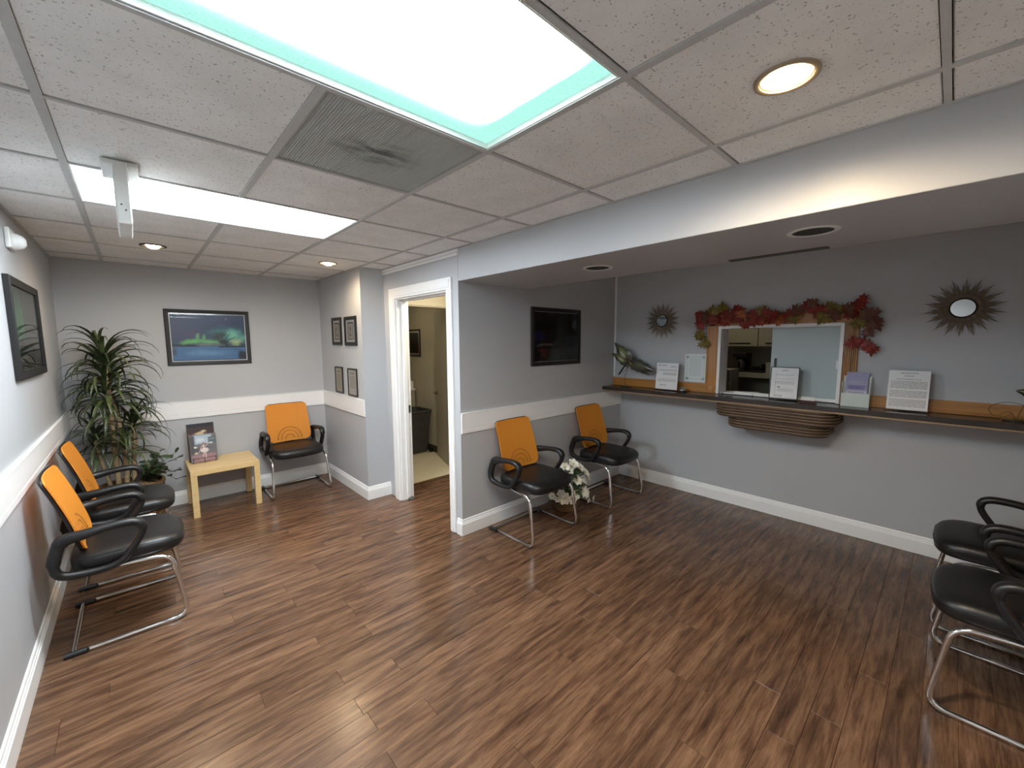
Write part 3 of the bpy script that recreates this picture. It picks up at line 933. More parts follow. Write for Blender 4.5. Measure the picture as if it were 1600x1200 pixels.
AUR = printmat('aurora_print', (0.035, 0.060, 0.13), [
    ('g', .5, .45, .5, .5, (0.02, 0.05, 0.085)),
    ('w', .12, .62, .18, .25, (0.05, 0.05, 0.13), .9), ('w', .30, .58, .14, .14, (0.055, 0.045, 0.12), .9),
    ('w', .75, .55, .30, .22, (0.05, 0.22, 0.22), .9), ('w', .82, .57, .13, .12, (0.18, 0.52, 0.40), .9),
    ('w', .95, .48, .10, .13, (0.12, 0.36, 0.30), .9), ('w', .26, .42, .20, .07, (0.13, 0.45, 0.12), .9, .25),
    ('w', .48, .40, .20, .07, (0.14, 0.42, 0.17), .9, -.1), ('w', .34, .52, .035, .09, (0.12, 0.38, 0.16), .9), ('w', .42, .50, .03, .09, (0.12, 0.36, 0.17), .9),
    ('w', .86, .40, .13, .10, (0.36, 0.48, 0.25), .9), ('w', .46, .34, .25, .05, (0.13, 0.17, 0.16), .9),
    ('r', .66, .47, .006, .17, (0.012, 0.018, 0.016), .5, .55), ('r', .60, .47, .006, .13, (0.012, 0.018, 0.016), .5, .9), ('r', .67, .52, .006, .15, (0.012, 0.018, 0.016), .5, .05), ('r', .73, .50, .006, .13, (0.014, 0.02, 0.018), .5, -.5), ('r', .78, .46, .006, .12, (0.014, 0.02, 0.018), .5, -.9), ('w', .60, .50, .10, .12, (0.022, 0.040, 0.034), .95), ('w', .66, .56, .12, .08, (0.022, 0.045, 0.045), .95), ('w', .67, .40, .08, .05, (0.02, 0.03, 0.025), .6), ('r', .715, .345, .012, .055, (0.012, 0.016, 0.014), .4, .6),
    ('w', .10, .325, .28, .035, (0.015, 0.02, 0.03), .4, -.05), ('r', .5, .16, .5, .145, (0.065, 0.16, 0.33), .04), ('w', .45, .16, .34, .09, (0.12, 0.27, 0.47), .9),
    ('r', .80, .292, .22, .014, (0.01, 0.012, 0.016), .3), ('w', .97, .10, .12, .13, (0.012, 0.018, 0.03), .5), ('r', .87, .235, .07, .006, (0.02, 0.04, 0.07), .3, -.25), ('w', .03, .2, .035, .12, (0.05, 0.07, 0.10), .8)], .35)
AUR2 = printmat('green_aurora_print', (0.10, 0.12, 0.11), [
    ('g', .5, .5, .5, .5, (0.09, 0.10, 0.13)), ('w', .25, .55, .22, .40, (0.10, 0.28, 0.12), .9), ('w', .38, .65, .06, .35, (0.15, 0.36, 0.16), .9, .15),
    ('w', .6, .12, .6, .12, (0.03, 0.035, 0.035), .6), ('w', .3, .28, .15, .14, (0.03, 0.04, 0.035), .5)], .35)
NIGHT = printmat('night_street_print', (0.004, 0.004, 0.007), [
    ('w', .68, .42, .32, .16, (0.012, 0.018, 0.03), .9), ('r', .12, .50, .12, .09, (0.010, 0.010, 0.07), .15), ('r', .12, .60, .12, .006, (0.03, 0.03, 0.05), .3),
    ('w', .32, .50, .10, .10, (0.018, 0.008, 0.03), .9), ('e', .27, .31, .25, .06, (0.15, 0.13, 0.16), .25), ('e', .27, .27, .26, .06, (0.004, 0.004, 0.006), .25),
    ('r', .18, .225, .12, .02, (0.16, 0.025, 0.03), .4), ('w', .22, .15, .10, .09, (0.09, 0.018, 0.02), .8), ('r', .32, .12, .05, .13, (0.03, 0.025, 0.02), .4),
    ('e', .85, .28, .48, .24, (0.035, 0.05, 0.06), .12), ('e', .88, .25, .49, .235, (0.016, 0.022, 0.027), .15), ('r', .46, .14, .12, .13, (0.045, 0.055, 0.058), .3, -.1),
    ('w', .75, .12, .2, .1, (0.022, 0.028, 0.03), .8), ('w', .82, .06, .08, .06, (0.004, 0.004, 0.005), .6), ('e', .93, .80, .012, .07, (0.09, 0.09, 0.11), .6, -.2)], .3)
def doc(name, seed, col=(0.80, 0.78, 0.66)):
    return printmat(name, col, [('t', .5, .86, .28, .035, (0.25, 0.24, 0.22), .02, 0, 2), ('t', .5, .50, .36, .27, (0.60, 0.59, 0.54), .02, 0, 9 + seed), ('r', .3, .12, .14, .006, (0.2, 0.2, 0.2), .2), ('r', .7, .12, .14, .006, (0.2, 0.2, 0.2), .2)], .6)
def sketch(name, s):
    return printmat(name, (0.90, 0.89, 0.88), [('r', .5, .5, .33, .40, (0.10, 0.06, 0.05), .02), ('r', .5, .485, .27, .35, (0.62, 0.57, 0.50), .02),
        ('w', .45 + .03 * s, .6, .10, .12, (0.16, 0.12, 0.09), .8), ('w', .55, .42, .08, .2, (0.55, 0.48, 0.38), .8, .3), ('w', .52 - .05 * s, .3, .15, .05, (0.13, 0.09, 0.07), .8), ('w', .40, .38, .05, .12, (0.2, 0.15, 0.11), .8)], .5)

picture('framed_picture', 'black-framed picture of green northern lights over a blue frozen lake on the back wall', 'picture', (1.349, YB, 1.693), (1, 0, 0), .706, .556, .036, .02, AUR, .008, True)
picture('framed_picture', 'black-framed picture on the left wall above the near orange chairs', 'picture', (XL, 3.12, 1.722), (0, 1, 0), .85, .56, .045, .028, AUR2, .004)
picture('framed_picture', 'black-framed dark night picture on the shaded alcove wall', 'picture', (3.888, YP, 1.68), (1, 0, 0), .742, .56, .038, .02, NIGHT, .004)
picture('framed_picture', 'small black-framed matted drawing, upper left of the four frames by the door', 'picture', (XP, 4.018, 1.759), (0, -1, 0), .275, .302, .033, .018, sketch('drawing_a', 0), 0, group='four small frames by the door')
picture('framed_picture', 'small black-framed matted drawing, upper right of the four frames by the door', 'picture', (XP, 3.627, 1.754), (0, -1, 0), .312, .302, .036, .018, sketch('drawing_b', 1), 0, group='four small frames by the door')
picture('framed_certificate', 'thin black-framed yellowish certificate, lower left of the four frames by the door', 'certificate', (XP, 4.02, 1.216), (0, -1, 0), .228, .296, .014, .014, doc('certificate_a', 0), .008, group='four small frames by the door')
picture('framed_certificate', 'thin black-framed white certificate, lower right of the four frames by the door', 'certificate', (XP, 3.636, 1.212), (0, -1, 0), .25, .296, .014, .014, doc('certificate_b', 3, (0.88, 0.89, 0.88)), .008, group='four small frames by the door')
DIM = printmat('dim_print', (0.10, 0.095, 0.085), [('g', .5, .5, .5, .5, (0.02, 0.02, 0.018)), ('w', .6, .35, .35, .3, (0.006, 0.006, 0.006), .8)], .5)
picture('framed_picture', 'dim framed picture on the utility room wall seen through the doorway', 'picture', (3.95, 5.06, 1.62), (0, -1, 0), .52, .41, .02, .015, DIM, .03, frame='darkedge')

# ================================================================== CHAIRS
# local frame: the chair faces -y, its feet stand on z = 0
def seat_mesh():
    mb = MB()
    prof = [(0.0, .511), (.35, .511), (.62, .511), (.80, .509), (.90, .504), (.96, .494), (.992, .480), (1.0, .464), (1.0, .446), (.99, .430), (.96, .420), (.90, .415), (.4, .414), (0.0, .414)]
    rings = []
    K = 44
    for s, z in prof:
        r = []
        for j in range(K):
            a = 2 * PI * j / K
            ca, sa = math.cos(a), math.sin(a)
            e = 2 / 6.0
            x = .252 * math.copysign(abs(ca) ** e, ca)
            yy = .232 * math.copysign(abs(sa) ** e, sa)
            if sa < 0:
                yy *= 1 + .12 * (1 - (x / .252) ** 2)
            drop = 0
            yv = yy * s
            if yv < -.14 and z > .44:
                drop = -.9 * (yv + .14) ** 2 / .1 * .12
            r.append((x * s, yv - .03, z - max(0, drop) * 0 + (-.10 * max(0, -yv - .13)) * (1 if z > .45 else .3)))
        rings.append(r)
    return mb.loft(rings, True, False)
def back_pt(u, v):
    """u -1..1 across, v 0..1 up: front surface of the curved mesh back"""
    z = .522 + .415 * v
    yc = .145 + .080 * v + .043 * v * v
    wv = .222 - .014 * v - .006 * (1 - v)
    return wv, yc, z
def back_outline(v):
    w0 = .226 - .016 * v
    r_b, r_t = .17, .05
    if v < r_b:
        t = (r_b - v) / r_b
        w0 -= .060 * (1 - math.sqrt(max(0, 1 - t * t)))
    if v > 1 - r_t:
        t = (v - (1 - r_t)) / r_t
        w0 -= .022 * (1 - math.sqrt(max(0, 1 - t * t)))
    return w0
def back_surface(off, inset, U=17, V=22):
    vs = []
    for i in range(V + 1):
        v = i / V
        vv = inset * .6 + v * (1 - 1.2 * inset)
        w0 = back_outline(v) - inset * .4
        _, yc, z = back_pt(0, vv)
        row = []
        for j in range(U + 1):
            u = -1 + 2 * j / U
            row.append((u * w0, yc + off - .016 * u * u, z))
        vs.append(row)
    return vs
def shell(front, back):
    mb = MB()
    V, U = len(front), len(front[0])
    vs = [p for r in front for p in r] + [p for r in back for p in r]
    o = V * U
    fs = []
    for i in range(V - 1):
        for j in range(U - 1):
            a = i * U + j
            fs.append((a, a + 1, a + U + 1, a + U))
            fs.append((o + a + U, o + a + U + 1, o + a + 1, o + a))
    for i in range(V - 1):
        a = i * U; b2 = i * U + U - 1
        fs.append((a + U, a + U + o, a + o, a)); fs.append((b2, b2 + o, b2 + U + o, b2 + U))
    for j in range(U - 1):
        a = j; b2 = (V - 1) * U + j
        fs.append((a, a + o, a + 1 + o, a + 1)); fs.append((b2 + 1, b2 + 1 + o, b2 + o, b2))
    return mb.add(vs, fs)

def make_chair(label, group):
    t = thing('visitor_chair', label, 'chair', (0, 0, 0), 0, group)
    s = seat_mesh().build('seat', 'leather', t, smooth=2)
    MB().tube(spline([( .247 * math.copysign(abs(math.cos(a)) ** .3333, math.cos(a)), -.03 + .229 * math.copysign(abs(math.sin(a)) ** .3333, math.sin(a)) * (1 + (.12 * (1 - abs(math.cos(a)) ** .95) if math.sin(a) < 0 else 0)), .470 - .10 * max(0, -.229 * math.sin(a) - .13)) for a in [2 * PI * k / 40 + .01 for k in range(40)]], 1, True), .0042, 6, True).build('seat_piping', 'leather', s, smooth=2)
    MB().box(-.19, .19, -.19, .15, .400, .4155).build('seat_pan', 'black', t, bevel=.006)
    shell(back_surface(0, 0), back_surface(.007, 0)).build('backrest', 'orange', t, smooth=True)
    # black rim behind the mesh
    rim = []
    V = 26
    right = []
    for i in range(V + 1):
        v = i / V
        w0 = back_outline(v)
        _, yc, z = back_pt(0, v)
        right.append(Vector((w0 - .020, yc + .017 - .016 * ((w0 - .020) / w0) ** 2, z + (.008 if i == 0 else (-.008 if i == V else 0)))))
    left = [Vector((-p.x, p.y, p.z)) for p in right]
    top = [Vector((x, back_pt(0, 1)[1] + .017 - .016 * (x / .21) ** 2, .929)) for x in (.13, .07, 0, -.07, -.13)]
    bot = [Vector((x, back_pt(0, 0)[1] + .017 - .016 * (x / .16) ** 2, .532)) for x in (-.10, -.05, 0, .05, .10)]
    MB().tube(right + top + left[::-1] + bot, .013, 8, True, rx=.009, up=(0, 1, .2)).build('back_frame', 'black', t, smooth=2)
    lum = MB()
    for r in (.125, .088, .045):
        pts = []
        for k in range(15):
            a = PI * k / 14
            x, z = r * math.cos(a), .548 + r * 1.0 * math.sin(a)
            v = (z - .522) / .415
            pts.append((x, back_pt(0, v)[1] + .019 - .016 * (x / .22) ** 2, z))
        lum.tube(pts, .0075, 6, rx=.005, up=(0, 1, 0))
    lum.build('lumbar_support', 'black', t, smooth=2)
    # where the cloth is stretched over the support it shows as darker raised arcs
    rid = MB()
    for r in (.125, .088, .045):
        pts = []
        for k in range(21):
            a = PI * k / 20
            x, z = r * math.cos(a), .548 + r * math.sin(a)
            pts.append((x, back_pt(0, (z - .522) / .415)[1] - .016 * (x / .215) ** 2 - .0002, z))
        rid.tube(pts, .0085, 8, rx=.0016, up=(0, 1, 0))
    rid.build('lumbar_ridge', 'orange_dark', t, smooth=2)
    MB().tube([(0, .10, .415), (0, .165, .418), (0, .178, .46), (0, .180, .53), (0, .192, .60)], .045, 8, rx=.009, up=(0, 1, 0)).build('back_bracket', 'black', t, smooth=2)
    for sx in (-1, 1):
        X = .276 * sx
        loop = [(X, .222, .445), (X, .246, .500), (X * .97, .232, .575), (X * .94, .205, .622), (X, .120, .640), (X, .02, .654), (X, -.062, .652), (X, -.098, .625), (X, -.094, .575), (X, -.055, .510), (X, -.010, .452), (X * .985, .04, .428), (X * .985, .13, .426)]
        pts = spline(loop, 5, True)
        n = len(pts)
        wid = [.028 if p.z > .60 else .021 for p in pts]
        thk = [.017 + .010 * max(0, min(1, (p.y - .06) / .14)) * (1 if p.z > .50 else .35) + .003 * (p.z > .6) for p in pts]
        rings = []
        for i in range(n):
            tg = (pts[(i + 1) % n] - pts[i - 1]).normalized()
            la = Vector((1, 0, 0)); la = (la - tg * la.dot(tg)).normalized()
            no = tg.cross(la)
            r = []
            for j in range(10):
                a = 2 * PI * j / 10
                ca, sa = math.cos(a), math.sin(a)
                r.append(pts[i] + la * wid[i] * math.copysign(abs(ca) ** .7, ca) + no * thk[i] * math.copysign(abs(sa) ** .7, sa))
            rings.append(r)
        MB().loft(rings, True, False, True).build('armrest', 'black', t, smooth=2)
        MB().tube([(X * .9, .200, .600), (.215 * sx, .192, .606), (.195 * sx, .190, .615)], .020, 8, rx=.011, up=(0, 1, 0)).build('arm_bracket', 'black', t, smooth=2)
        # cantilever sled leg
        Xl = .286 * sx
        p = fillet([(.20 * sx, .09, .412), (.245 * sx, .02, .412), (Xl * .93, -.210, .402), (Xl, -.268, .012), (Xl, .225, .012)], .075, 8)
        lg = MB().tube(p, .0125, 12).build('leg', 'chrome', t, smooth=2)
        MB().tube([(Xl, .165, .012), (Xl, .250, .012)], .0155, 12).build('foot_cap', 'black', lg, smooth=True)
        MB().box(Xl - .012, Xl + .012, -.235, -.185, .0, .006).build('glide_pad', 'black', lg, bevel=.002)
    MB().tube([(-.286, .215, .012), (.286, .215, .012)], .011, 10).build('rear_crossbar', 'chrome', t, smooth=True)
    return t
GRP = 'orange-backed visitor chairs'
ch = make_chair('orange-backed black visitor chair on the left wall, nearest the viewer', GRP)
ch.location = (.625, 2.635, 0); ch.rotation_euler = (0, 0, PI / 2)
dup(ch, (.625, 3.425, 0), PI / 2, 'orange-backed black visitor chair on the left wall beside the tall potted plant', GRP)
dup(ch, (2.000, 4.262, 0), 0.0, 'orange-backed black visitor chair on the back wall beside the pale wood table', GRP)
dup(ch, (3.237, 1.732, 0), 0.03, 'orange-backed black visitor chair below the night picture, nearer the doorway', GRP)
dup(ch, (4.345, 1.732, 0), 0.0, 'orange-backed black visitor chair in the alcove corner under the counter end', GRP)
dup(ch, (3.545, -.975, 0), PI, 'black visitor chair at the right edge, closer to the viewer of that pair', 'chairs at the right edge')
dup(ch, (4.285, -.965, 0), PI, 'black visitor chair at the right edge, against the reception wall skirting', 'chairs at the right edge')

# ================================================================== SIDE TABLE AND MAGAZINES
t = thing('side_table', 'low pale birch square side table against the back wall', 'table', (1.335, 4.29, 0))
MB().box(-.278, .278, -.262, .262, .40, .45).build('tabletop', 'birch', t, bevel=.003)
for sx in (-1, 1):
    for sy in (-1, 1):
        MB().box(sx * .278 - (.05 if sx > 0 else 0), sx * .278 + (.05 if sx < 0 else 0), sy * .262 - (.05 if sy > 0 else 0), sy * .262 + (.05 if sy < 0 else 0), 0, .3995).build('leg', 'birch', t, bevel=.002)
MAGF = printmat('magazine_cover_street', (0.16, 0.16, 0.18), [
    ('r', .5, .82, .36, .18, (0.40, 0.50, 0.60), .3), ('w', .40, .80, .22, .10, (0.62, 0.66, 0.72), .8), ('r', .84, .76, .15, .12, (0.10, 0.13, 0.15), .1), ('r', .84, .80, .12, .012, (0.4, 0.43, 0.45), .3),
    ('r', .09, .62, .09, .36, (0.09, 0.09, 0.10), .2), ('w', .3, .45, .3, .1, (0.10, 0.09, 0.10), .8), ('w', .75, .5, .3, .1, (0.14, 0.13, 0.15), .8),
    ('r', .5, .14, .5, .16, (0.34, 0.20, 0.22), .3), ('w', .5, .12, .4, .05, (0.42, 0.27, 0.28), .9), ('w', .20, .55, .08, .04, (0.7, 0.7, 0.7), .6), ('w', .78, .66, .12, .04, (0.6, 0.62, 0.62), .7),
    ('e', .50, .66, .05, .05, (0.30, 0.16, 0.12), .3), ('e', .50, .56, .045, .09, (0.62, 0.50, 0.46), .3), ('r', .38, .48, .012, .15, (0.66, 0.52, 0.46), .3, -.45), ('r', .62, .60, .012, .12, (0.66, 0.52, 0.46), .3, -.9),
    ('e', .53, .42, .17, .095, (0.72, 0.64, 0.64), .25), ('r', .56, .24, .022, .12, (0.68, 0.55, 0.50), .3), ('r', .48, .26, .018, .08, (0.68, 0.55, 0.50), .3, -.4), ('w', .22, .33, .09, .035, (0.62, 0.56, 0.38), .6)], .3, .4)
MAGB = printmat('magazine_cover_shop', (0.05, 0.03, 0.03), [
    ('t', .30, .45, .30, .45, (0.22, 0.13, 0.10), .1, 1.57, 7), ('t', .80, .5, .22, .45, (0.18, 0.12, 0.12), .1, 1.57, 6), ('w', .48, .60, .25, .16, (0.34, 0.20, 0.08), .8), ('w', .45, .72, .22, .06, (0.62, 0.48, 0.28), .7),
    ('w', .60, .78, .12, .04, (0.7, 0.58, 0.4), .7), ('r', .5, .95, .5, .05, (0.015, 0.02, 0.03), .2), ('r', .9, .52, .10, .03, (0.75, 0.74, 0.72), .2), ('w', .46, .5, .06, .1, (0.6, 0.5, 0.36), .7)], .3, .4)
tilt = .10
def mag(name, label, mat_, x0, y0, wd_, ht, th, z=.451, lean=.10, rz=0.0, edge=None):
    t = thing(name, label, 'magazine', (x0, y0, z), rz, 'magazines on the side table')
    uz = Vector((0, math.sin(lean), math.cos(lean))); ux = Vector((1, 0, 0))
    nn = Vector((0, math.cos(lean), -math.sin(lean)))
    slab('cover', mat_, (0, 0, .001), ux * wd_, uz * ht, .0012, t)
    mb = MB()
    p = nn * .0014
    vs = [p + ux * .002, p + ux * (wd_ - .003), p + ux * (wd_ - .003) + uz * (ht - .003), p + ux * .002 + uz * (ht - .003)]
    vs2 = [v + nn * th for v in vs]
    mb.add([tuple(v + Vector((0, 0, .001))) for v in vs + vs2], [(0, 1, 2, 3), (7, 6, 5, 4), (0, 4, 5, 1), (1, 5, 6, 2), (2, 6, 7, 3), (3, 7, 4, 0)])
    mb.build('pages', 'paper', t)
    return t
# a wire rack keeps them upright
t = thing('magazine_rack', 'low black wire rack under the upright magazines on the pale table', 'rack', (1.09, 4.31, .4505))
for xx in (.02, .11, .20):
    MB().tube(fillet([(xx, .0, .05), (xx, -.004, .003), (xx, .112, .003), (xx, .118, .045)], .012, 4), .0025, 6).build('rack_wire', 'black', t, smooth=2)
for ry_, rz_ in ((.0, .05), (.118, .045)):
    MB().tube([(.012, ry_, rz_), (.208, ry_, rz_)], .0025, 6).build('rack_rail', 'black', t, smooth=2)
mag('magazine', 'front magazine in the rack, cover with woman in a white dress on a grey street', MAGF, 1.093, 4.322, .214, .275, .014, z=.4565, lean=.11, rz=.02)
mag('magazine', 'taller back magazine in the rack, dark brown cover showing above the front one', MAGB, 1.082, 4.378, .222, .378, .02, z=.4565, lean=.11, rz=.03)

# ================================================================== TALL POTTED PLANT IN THE CORNER
PX, PY = .66, 4.16
t = thing('potted_dracaena', 'tall potted dracaena with arching strap leaves in the back left corner', 'plant', (PX, PY, 0))
pot = MB().lathe([(0, .0), (.165, .0), (.185, .02), (.215, .38), (.228, .39), (.228, .415), (.205, .415), (.200, .37), (0, .37)], seg=40).build('basket_pot', 'wicker', t, smooth=True)
bands = MB()
for k in range(12):
    z = .03 + k * .030
    r = .186 + .030 * (z / .38)
    bands.tube([(r * math.cos(a), r * math.sin(a), z) for a in [2 * PI * q / 40 for q in range(40)]], .0085, 6, True)
bands.build('woven_bands', 'wicker', pot, smooth=2)
ms = MB()
rings = []
for i in range(7):
    r = .198 * i / 6
    rings.append([(max(r, .001) * math.cos(2 * PI * j / 24), max(r, .001) * math.sin(2 * PI * j / 24), .385 + .03 * (1 - (i / 6) ** 2) + random.uniform(-.008, .008)) for j in range(24)])
ms.loft(rings, True, False).build('moss', 'moss', t, smooth=2)
stems = [([( -.08, .02, .38), (-.085, .03, .8), (-.080, .03, 1.15), (-.09, .04, 1.48)], .020, .015),
         ([( -.03, .0, .38), (-.025, .02, .7), (-.045, .03, 1.0), (-.10, .04, 1.28)], .018, .014),
         ([( .02, .03, .38), (.03, .03, .62), (.05, .04, .80), (.045, .04, .96)], .018, .014),
         ([(-.13, .05, .38), (-.17, .05, .6), (-.20, .06, .82)], .015, .012)]
for pts, r0, r1 in stems:
    sp_ = spline(pts, 8)
    n = len(sp_)
    MB().tube(sp_, [r0 + (r1 - r0) * i / n + (.0018 if i % 3 == 0 else 0) for i in range(n)], 10).build('trunk', 'trunk', t, smooth=2)
def strap(L, wd_, elev, droop, fold, seg=11):
    """leaf along +x from the origin, arching down"""
    mb = MB()
    p = Vector((0, 0, 0)); a = elev
    rows = []
    for i in range(seg + 1):
        f = i / seg
        ww = wd_ * (min(1, f / .10) * .55 + .45 * min(1, f / .3)) * (1 - max(0, (f - .35) / .65) ** 1.6) + .0012
        d = Vector((math.cos(a), 0, math.sin(a))); nn = Vector((-math.sin(a), 0, math.cos(a)))
        rows.append([p + Vector((0, -ww, 0)) + nn * fold * ww, p.copy(), p + Vector((0, ww, 0)) + nn * fold * ww])
        p = p + d * (L / seg)
        a -= droop / seg * (.5 + 1.2 * f)
    mb.loft(rows, False, False)
    off = len(mb.v)
    th = .0007
    mb.v += [(x, y, z - th) for x, y, z in mb.v[:off]]
    mb.f += [tuple(i + off for i in reversed(f)) for f in mb.f[:]]
    return mb
variants = []
for k in range(14):
    mb = strap(random.uniform(.34, .56), random.uniform(.012, .0185), random.uniform(.3, 1.0), random.uniform(1.5, 2.9), .45)
    o = mb.build('leaf', 'strapleaf' if k % 4 else 'strapleaf2', t, smooth=2)
    variants.append(o)
used = [0]
def put_leaf(px, py, pz, rz, ry, sc):
    v = random.choice(variants)
    if used[0] < len(variants):
        o = variants[used[0]]
    else:
        o = v.copy(); COL.objects.link(o)
    used[0] += 1
    # keep leaves clear of the two walls
    o.location = (px, py, pz); o.rotation_euler = (random.uniform(-.25, .25), ry, rz); o.scale = (sc, sc, sc)
def crown(px, py, pz, n, hh, smin, smax):
    for k in range(n):
        f = k / n
        rz = k * 2.399963 + random.uniform(-.25, .25)
        dx, dy = math.cos(rz), math.sin(rz)
        sc = random.uniform(smin, smax)
        # reach limit towards the left wall and the back wall
        lim = 9
        if dx < -.15: lim = min(lim, (PX + px - XL - .03) / -dx)
        if dy > .15: lim = min(lim, (YB - .03 - PY - py) / dy)
        sc = min(sc, lim / .40)
        ry = .55 - 1.15 * f + random.uniform(-.15, .15)
        put_leaf(px, py, pz - hh * (1 - f), rz, ry, sc)
crown(-.09, .04, 1.52, 96, .42, .75, 1.05)
crown(-.10, .04, 1.28, 40, .28, .7, 1.0)
crown(.045, .04, .97, 46, .13, .6, .82)
crown(-.20, .06, .86, 44, .20, .65, .85)
crown(-.02, -.02, .80, 26, .15, .6, .8)
for rz, ry in ((2.6, -.75), (.5, -.75), (.15, -.6), (1.3, -1.0), (-.4, -.75), (-1.5, -.9), (-2.4, -.7), (.9, -.9)):
    put_leaf(-.09, .04, 1.51, rz, ry, .9)
# small round-leaved trailing plant at the foot
rl = MB()
rows = []
for i in range(6):
    f = i / 5
    ww = .026 * math.sin(PI * min(1, f * .92 + .06)) ** .7
    rows.append([(f * .06, -ww, .006 * f), (f * .06, 0, -.004 + .004 * math.sin(f * 3)), (f * .06, ww, .006 * f)])
rl.loft(rows, False, False)
off = len(rl.v)
rl.v += [(x, y, z - .0006) for x, y, z in rl.v[:off]]; rl.f += [tuple(i + off for i in reversed(f)) for f in rl.f[:]]
rl0 = rl.build('round_leaf', 'greenleaf', t, smooth=2)
vines = MB()
first = True
for k in range(12):
    a = -1.5 + k * .33
    tipx, tipy, tipz = .14 + .18 * math.cos(a), .0 + .17 * math.sin(a), .46 + .13 * math.sin(k * 1.7) + .06
    pts = spline([(.06 + .02 * k % .05, .03, .39), (.10 + .05 * math.cos(a), .05 * math.sin(a), .50), (tipx, tipy, tipz)], 5)
    vines.tube(pts, .002, 5)
    for q in range(6):
        p = pts[2 + int(q * (len(pts) - 3) / 5)]
        o = rl0 if first else rl0.copy()
        if not first: COL.objects.link(o)
        first = False
        o.location = p; s = random.uniform(.8, 1.5); o.scale = (s, s, s)
        o.rotation_euler = (random.uniform(-.6, .6), random.uniform(-.8, .5), a + random.uniform(-1.5, 1.5))
vines.build('vine', 'vine', t, smooth=2)

# ================================================================== FLOWER BASKET BETWEEN THE ALCOVE CHAIRS
t = thing('flower_basket', 'wicker basket of white silk flowers on the floor between the alcove chairs', 'flowers', (3.765, 1.80, 0))
MB().lathe([(0, 0), (.085, 0), (.10, .01), (.135, .12), (.142, .125), (.142, .137), (.128, .137), (.122, .11), (0, .10)], seg=32).build('basket', 'wicker', t, smooth=True)
bd = MB()
for k in range(6):
    z = .015 + .02 * k
    r = .102 + .036 * z / .12
    bd.tube([(r * math.cos(a), r * math.sin(a), z) for a in [2 * PI * q / 32 for q in range(32)]], .0075, 6, True)
bd.build('basket_weave', 'wicker', t, smooth=2)
bl = MB()
def petal_bloom(n, R, open_):
    mb = MB()
    for k in range(n):
        a = 2 * PI * k / n
        ca, sa = math.cos(a), math.sin(a)
        rows = []
        for i in range(5):
            f = i / 4
            r = R * f; ww = R * .46 * math.sin(PI * min(.93, .12 + f * .85)) ** .8
            z = R * open_ * (f ** .8) - R * .25 * f * f
            row = []
            for s in (-1, 0, 1):
                x, y_ = r, ww * s
                row.append((x * ca - y_ * sa, x * sa + y_ * ca, z + (.12 * R if s else 0) * f + .0006 * k))
            rows.append(row)
        mb.loft(rows, False, False)
    off = len(mb.v)
    mb.v += [(x, y_, z - .0008) for x, y_, z in mb.v[:off]]
    mb.f += [tuple(i + off for i in reversed(f)) for f in mb.f[:]]
    return mb
bl0 = petal_bloom(6, .045, .55).build('blossom', 'petal', t, smooth=2)
st0 = MB().lathe([(0, .004), (.007, .004), (.008, .012), (.004, .018), (0, .019)], seg=8).build('stamen', 'stamen', bl0, smooth=2)
BLOOMS = [(3.795, 1.74, .448), (3.875, 1.72, .40), (3.93, 1.70, .345), (3.70, 1.76, .435), (3.985, 1.73, .29), (3.80, 1.70, .30), (3.87, 1.69, .245), (3.85, 1.66, .185), (3.90, 1.67, .155), (3.70, 1.67, .15), (3.60, 1.72, .215), (3.50, 1.74, .215), (3.55, 1.72, .175), (3.88, 1.62, .105), (3.97, 1.63, .10), (3.62, 1.70, .175), (3.74, 1.66, .19), (3.745, 1.76, .395)]
ctr = Vector((3.765, 1.80, .20))
stm = MB()
for i, (x, yv, z) in enumerate(BLOOMS):
    o = bl0 if i == 0 else bl0.copy()
    if i:
        COL.objects.link(o)
        s2 = st0.copy(); COL.objects.link(s2); s2.parent = o
    p = Vector((x, yv, z)) - Vector((3.765, 1.80, 0))
    o.location = p
    d = (Vector((x, yv - .06, z + .03)) - ctr + Vector((-.08, -.12, .02))).normalized()
    o.rotation_euler = d.to_track_quat('Z', 'Y').to_euler()
    s = random.uniform(1.0, 1.45) * (.55 if i in (11, 12, 13, 14) else 1)
    o.scale = (s, s, s)
    stm.tube(spline([(0, 0, .11), p * .5 + Vector((0, 0, .10)), p - d * .004], 4), .0022, 5)
stm.build('stems', 'greenleaf', t, smooth=2)
gl = MB()
rows = []
for i in range(8):
    f = i / 7
    ww = .030 * math.sin(PI * min(.97, .05 + f * .95)) ** .8
    rows.append([(f * .14, -ww, .05 * f - .09 * f * f + .006), (f * .14, 0, .05 * f - .09 * f * f), (f * .14, ww, .05 * f - .09 * f * f + .006)])
gl.loft(rows, False, False)
off = len(gl.v)
gl.v += [(x, y_, z - .0007) for x, y_, z in gl.v[:off]]; gl.f += [tuple(i + off for i in reversed(f)) for f in gl.f[:]]
gl0 = gl.build('leaf', 'greenleaf', t, smooth=2)
for k in range(34):
    o = gl0 if k == 0 else gl0.copy()
    if k: COL.objects.link(o)
    a = k * 2.4
    z = .13 + .26 * (k / 34)
    o.location = (.05 * math.cos(a), -.02 + .05 * math.sin(a), z)
    o.rotation_euler = (random.uniform(-.5, .5), random.uniform(-.9, .3), a)
    s = random.uniform(.7, 1.15); o.scale = (s, s, s)

